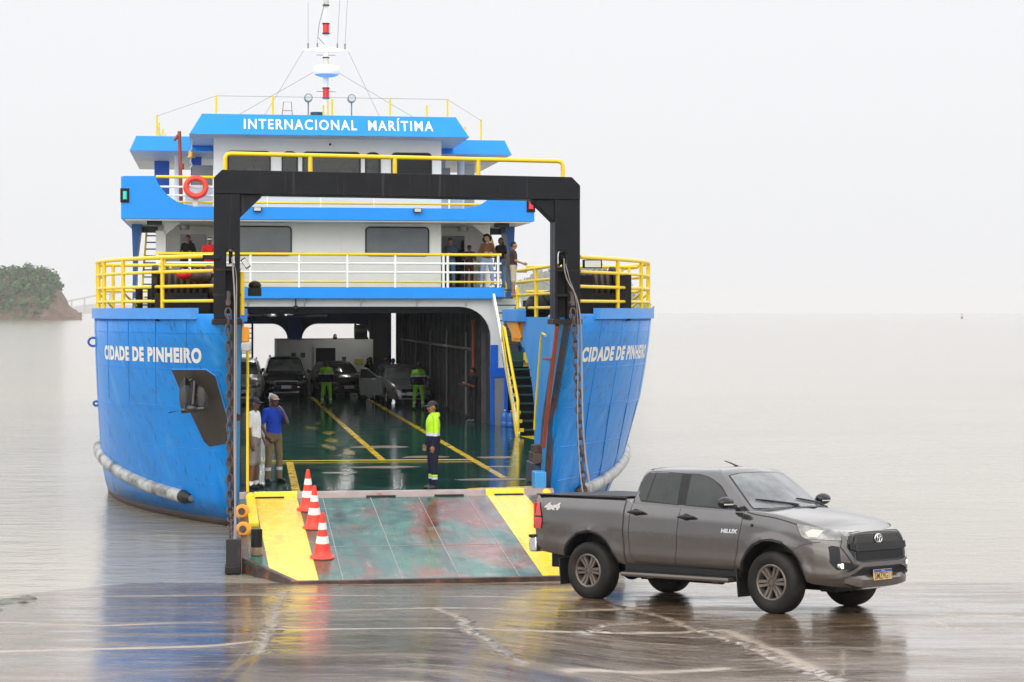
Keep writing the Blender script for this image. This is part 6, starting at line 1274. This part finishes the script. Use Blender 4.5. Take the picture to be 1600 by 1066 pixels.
# ================================================================ loose things
def cone(label, u, v):
    root = empty('traffic_cone', label=label, cat='traffic cone', group='orange traffic cones along the ramp lane')
    k = math.atan(RK); root.matrix_world = FM @ Matrix.Translation((u, v, rz(v)+.006)) @ Matrix.Rotation(k, 4, 'X') @ Matrix.Rotation(random.uniform(0, 6), 4, 'Z')
    b = MB(); b.lathe([(0, .006), (.20, 0), (.205, .015), (.19, .03), (.165, .035), (.150, .05), (.128, .16), (.0895, .36), (.0725, .46), (.0535, .585), (.036, .71), (.030, .745), (.018, .75), (.016, .70)], n=36)
    b.build('body', 'cone_orange', root, smooth=40)
    for z0, z1, r0, r1 in ((.245, .365, .1105, .0905), (.475, .585, .0735, .0555)):
        c = MB(); c.lathe([(r0+.0015, z0), (r1+.0015, z1)], n=36); c.build('reflective_band', 'cone_white', root, smooth=60)
    return root
M['cone_orange'] = mk('cone_red_orange', (.76, .055, .03), .4, var=.10, vs=8, stains=[((.3, .04, .03), 9, (1, 1, 1), .6, .8, .5)]); M['cone_white'] = mk('cone_band', (.80, .79, .77), .35, var=.05, vs=10, stains=[((.4, .36, .33), 12, (1, 1, 1), .62, .8, .5)])
cone('orange and white traffic cone nearest the deck hinge', -1.78, -1.40); cone('middle one of three orange and white cones on the ramp', -1.74, -2.95); cone('orange and white traffic cone nearest the ramp lip', -1.72, -5.25)
# lifebuoy hung on the bridge rail
lb_ = empty('lifebuoy', label='red orange lifebuoy hung on the bridge deck rail', cat='lifebuoy'); lb_.matrix_world = FM @ Matrix.Translation((-4.02, 22.22, 7.98))
mb = MB(); mb.tube([(.29*math.cos(t), 0, .27*math.sin(t)) for t in np.linspace(0, 2*PI, 33)[:-1]], .085, n=12, closed=True); mb.build('ring', 'cone_orange', lb_, smooth=60)
mb = MB(); mb.box((-.02, .12, -.35), (.16, .05, .5)); mb.build('rope_bag', 'white2', lb_, bevel=.02)
# bell under the wing roof
be = empty('ship_bell', label='small brass bell hanging under the left wing roof', cat='bell'); be.matrix_world = FM @ Matrix.Translation((-4.17, 23.4, 8.95))
mb = MB(); mb.lathe([(0, .22), (.05, .22), (.09, .18), (.10, .06), (.13, 0), (.12, .0), (.0, .03)], n=24); mb.build('bell_body', 'brass', be, smooth=40); mb = MB(); mb.tube([(0, 0, .22), (.02, 0, .4), (.03, 0, .52), (.03, 0, .62)], .02, n=6); mb.build('hanger', 'alu', be); mb = MB(); mb.tube([(0, 0, .03), (-.02, 0, -.12), (.02, 0, -.22), (-.03, 0, -.32)], .012, n=5); mb.build('bell_rope', 'letter', be)
# big water bottles and drums beside the stair foot
M['jug'] = mk('bottle_blue', (.05, .18, .55), .15, var=.1)
for i, (u, v) in enumerate(((5.28, 22.1), (5.55, 22.15), (5.42, 21.75), (5.72, 21.9), (5.6, 21.4))):
    j = empty('water_bottle', label='big blue water bottle in the cluster under the stair', cat='water bottle', group='blue water bottles under the stair'); j.matrix_world = FM @ Matrix.Translation((u, v, DK))
    mb = MB(); mb.lathe([(0, 0), (.12, 0), (.135, .02), (.135, .12), (.125, .14), (.135, .16), (.135, .34), (.11, .40), (.035, .44), (.03, .48), (0, .48)], n=20); mb.build('bottle', 'jug', j, smooth=40); mb = MB(); mb.cyl((0, 0, .475), (0, 0, .50), .034, n=14); mb.build('cap', 'letter', j)
# rocks spilling from the broken left edge of the slip
M['rock'] = mk('wet_rock', (.10, .10, .085), .4, var=.4, vs=3, bump=.03, bs=9, stains=[((.16, .19, .06), 4, (1, 1, 1), .5, .65, .6)])
random.seed(12); rocks = []
for i in range(46):
    px_, py_ = random.uniform(-70, 66), 0; t_ = random.random(); py_ = 932+ (1-max(0, px_)/70)*random.uniform(0, 30)+random.uniform(-1, 4)
    x, y = pix(px_, min(962, py_)); r = random.uniform(.05, .15); rocks.append((x-.12, y, gz(y, x)-.05, r))
rme = []
for q in range(5):
    bm = bmesh.new(); bmesh.ops.create_icosphere(bm, subdivisions=3, radius=1)
    for v in bm.verts:
        n_ = v.co.copy(); f = 1
        for j in range(7):
            d = Vector((math.sin(q*3+j*1.7), math.cos(q*2+j*2.3), math.sin(j*1.1+q))).normalized(); k_ = n_.dot(d)-.62-.1*math.sin(j+q)
            if k_ > 0: v.co -= d*k_*.9
        v.co.z *= .7; v.co += Vector([random.uniform(-.03, .03) for _ in range(3)])
    me = bpy.data.meshes.new('rock'); bm.to_mesh(me); bm.free(); me.materials.append(M['rock']); me.shade_smooth(); me.set_sharp_from_angle(angle=R(28)); rme.append(me)
for i, (x, y, z, r) in enumerate(rocks):
    o = bpy.data.objects.new('rock', rme[i % 5]); S.collection.objects.link(o); o.location = (x, y, z); o.scale = (r*random.uniform(1, 1.7), r*random.uniform(.9, 1.4), r); o.rotation_euler = (random.uniform(-.3, .3), random.uniform(-.3, .3), random.uniform(0, 6))
    tag(o, 'small wet grey green rock in the heap at the broken left edge of the slipway', 'rock', 'rocks at the left edge of the slipway')
# ---------------------------------------------------------------- far shores
def wpt(px, py, d): return Vector(((px-800)/3111*d, d, 4.25-(py-488)/3111*d))
M['earth'] = mk('red_earth_cliff', (.095, .055, .036), .9, var=.3, vs=.08, stains=[((.19, .125, .08), .12, (1, 1, .5), .5, .65, .7), ((.05, .06, .03), .2, (1, 1, 1), .55, .65, .8)])
M['veg'] = mk('shore_foliage', (.045, .11, .028), .8, var=.5, vs=.10, stains=[((.11, .15, .04), .12, (1, 1, 1), .5, .68, .7), ((.012, .03, .014), .3, (1, 1, 1), .52, .62, .7)])
M['palm'] = mk('palm_frond', (.028, .045, .02), .7, var=.3, vs=.3); M['trunk'] = mk('palm_trunk', (.09, .075, .06), .9)
def headland(name, label, prof, d, depth, mat, rough):
    """prof: skyline as (px, py); the ground rises from the water to it and falls away behind"""
    xs = np.linspace(prof[0][0], prof[-1][0], 90); mb = MB(); rings = []; r = np.random.default_rng(5)
    for px in xs:
        hh = I(px, ([p[0] for p in prof], [p[1] for p in prof])); top = (488-hh)/3111*d+4.25; x = (px-800)/3111*d; row = []
        for t in np.linspace(0, 1, 15):
            z = max(-.5, top*math.sin(min(1, t*1.6)*math.pi/2)*(1 if t < .65 else math.cos((t-.65)/.35*math.pi/2))); k = r.normal(0, rough)*(0 < t < 1)
            yy = d-depth*.25+depth*t+k*.8; row.append((x*yy/d+r.normal(0, rough*.5), yy, max(-.5, z*.97+k*.5)))
        rings.append(row)
    mb.loft(rings, closed=False); o = mb.build(name, mat, smooth=60); tag(o, label, kind='structure'); return o
D1 = 1100
prof1 = [(-330, 430), (-240, 412), (-150, 424), (-60, 418), (0, 421), (20, 423), (45, 421), (70, 426), (80, 431), (90, 440), (97, 455), (104, 470), (112, 480), (122, 488), (128, 490)]
hd1 = headland('headland', 'green wooded headland with a red earth cliff at its tip', prof1, D1, 75, 'earth', .8)
D2 = 3000
prof2 = [(700, 490), (760, 470), (800, 445), (840, 428), (880, 418), (915, 417), (930, 416), (945, 423), (960, 430), (975, 440), (990, 458), (1004, 475), (1016, 490)]
hd2 = headland('islet', 'hazy wooded islet behind the right bow rail', prof2, D2, 160, 'veg', 1.4)
def foliage(name, label, hd, d, n_, lim, size):
    b = bvh_of(hd); r = random.Random(9); V_, F_ = [], []; bb = [Vector(c) for c in hd.bound_box]; x0, x1 = bb[0].x, bb[6].x; tries = 0
    while len(F_) < n_ and tries < n_*6:
        tries += 1; x = r.uniform(x0, x1); y = r.uniform(bb[0].y, bb[6].y-20); h, nn, _, _ = b.ray_cast(Vector((x, y, 200)), Vector((0, 0, -1)))
        if h is None or h.z < 1.2: continue
        px = 800+3111*h.x/h.y; py = 488-3111*(h.z-4.25)/h.y
        if lim and lim(px, py, r): continue
        if r.random() < .012:                                                  # a rounded crown standing out of the scrub
            rr = size*r.uniform(2.0, 3.4); cc = h+Vector((0, 0, rr*.55))
            for k in range(110):
                dd = Vector((r.gauss(0, 1), r.gauss(0, 1), r.gauss(0, .8))).normalized(); c = cc+dd*rr*r.uniform(.75, 1.02); u = dd.orthogonal().normalized()*size*.42; v = dd.cross(u).normalized()*size*.34; o_ = len(V_)
                V_ += [c-u, c-v+dd*.2, c+u, c+v]; F_.append((o_, o_+1, o_+2, o_+3))
            continue
        big = r.random() < .25; R_ = size*r.uniform(.6, 1.5)*(1.6 if big else 1); c0 = h+Vector((0, 0, R_*.3))
        for k in range(9 if big else 5):
            c = c0+Vector((r.gauss(0, R_*.55), r.gauss(0, R_*.5), r.gauss(0, R_*.45))); a = Vector((r.gauss(0, 1), r.gauss(0, 1), r.gauss(0, 1))).normalized(); u = a.orthogonal().normalized()*R_*.55; v = a.cross(u).normalized()*R_*.38; o_ = len(V_)
            V_ += [c-u, c-v*.8+u*.2, c+u, c+v]; F_.append((o_, o_+1, o_+2, o_+3))
    mb = MB(); mb.add(V_, F_); o = mb.build(name, 'veg', smooth=0); return tag(o, label, kind='stuff')
cliff = lambda px, py, r: (py > 455 and px > 74+ (480-py)*.9) or (px > 84 and py > 452+ (px-84)*.2) or (py > 484 and r.random() < .5)
foliage('headland_foliage', 'dense mixed scrub and trees covering the headland', hd1, D1, 26000, cliff, 1.35)
foliage('islet_foliage', 'hazy scrub and trees covering the islet', hd2, D2, 9000, None, 3.2)
def palm(px, py, h, d, label):
    g = wpt(px, py, d); root = empty('palm_tree', g-Vector((0, 0, 2)), label=label, cat='palm tree', group='palms along the headland crest')
    mb = MB(); mb.tube([(0, 0, 0), (.15, 0, h*.5), (.1, 0, h+1.2)], [.26, .2, .16], n=6); mb.build('trunk', 'trunk', root)
    r = random.Random(int(px*7)); mb = MB()
    for i in range(13):
        a = r.uniform(0, 6.28); L = r.uniform(1.5, 2.4); up = r.uniform(.2, 1.1); pts = [Vector((.1+math.cos(a)*L*t, math.sin(a)*L*t, h+1.2+up*L*t*.8-L*t*t*.75)) for t in np.linspace(0, 1, 6)]; w = Vector((-math.sin(a), math.cos(a), 0))
        mb.loft([[p-w*ww-Vector((0, 0, ww*.6)), p, p+w*ww-Vector((0, 0, ww*.6))] for p, ww in zip(pts, (.12, .34, .42, .36, .24, .04))], closed=False)
    mb.build('crown', 'palm', root, smooth=0)
for px, py, h, lab in ((4.5, 420, 2.3, 'thin palm leftmost of the row on the headland crest'), (21, 421, 2.6, 'palm with a round dark head second in the crest row'), (33, 421, 1.5, 'short palm third in the crest row'), (46, 422, 1.6, 'broad palm with spread fronds in the middle of the crest'), (66, 425, 1.9, 'small palm beside the tallest one near the cliff'), (73, 427, 3.0, 'tallest palm nearest the red cliff')): palm(px, py, h, D1+8, lab)
# bridge or jetty fading out beyond the headland
D3 = 4500; br = empty('jetty_bridge', wpt(130, 488, D3), label='long pale jetty bridge on piers beyond the headland tip', cat='bridge')
M['conc'] = mk('far_concrete', (.30, .30, .29), .8)
L = lambda px, py: Vector(((px-130)/3111*D3, 0, -(py-488)/3111*D3))
mb = MB(); P = [L(104, 471.5), L(125, 467), L(150, 462), L(190, 457)]
for a, b in zip(P[:-1], P[1:]): mb.beam(a, b, 10, 3.4)
mb.build('deck', 'conc', br)
for px in (112, 132, 152, 172):
    mb = MB(); p = L(px, 468-(px-112)*.2); mb.bb(p.x-1.2, p.x+1.2, -3, 3, -8, p.z); mb.build('pier', 'conc', br)
M['farland'] = mk('far_shore', (.16, .13, .10), .9, var=.3, vs=.05)
o = headland('far_shore', 'low hazy shore behind the jetty bridge', [(96, 489), (110, 480), (130, 476), (150, 474), (200, 476), (260, 489)], 6500, 150, 'farland', .5)
# a channel marker out on the water
bu = empty('channel_buoy', (wpt(1503, 489, 1400).x, 1400, 0), label='tiny dark channel buoy far out on the right', cat='buoy')
mb = MB(); mb.lathe([(0, -.5), (1.0, -.3), (1.0, .5), (.7, .7), (0, .7)], n=14); mb.build('float', 'black', bu); mb = MB(); mb.cyl((-.45, 0, .6), (0, 0, 2.8), .10, n=6); mb.cyl((.45, 0, .6), (0, 0, 2.8), .10, n=6); mb.sph((0, 0, 3.0), .35); mb.build('tower', 'black', bu)
# ---------------------------------------------------------------- the wet air
hv = bpy.data.materials.new('wet_air'); hv.use_nodes = True; t = hv.node_tree; t.nodes.clear(); o_ = t.nodes.new('ShaderNodeOutputMaterial'); v_ = t.nodes.new('ShaderNodeVolumePrincipled')
v_.inputs['Color'].default_value = (.765, .77, .785, 1); v_.inputs['Density'].default_value = .00016; v_.inputs['Anisotropy'].default_value = 0; t.links.new(v_.outputs[0], o_.inputs['Volume'])
M['haze'] = hv; mb = MB(); mb.bb(-8000, 8000, -70, 9100, -8, 70); o = mb.build('haze', 'haze', smooth=0); tag(o, 'thin wet haze over the whole estuary', kind='stuff')
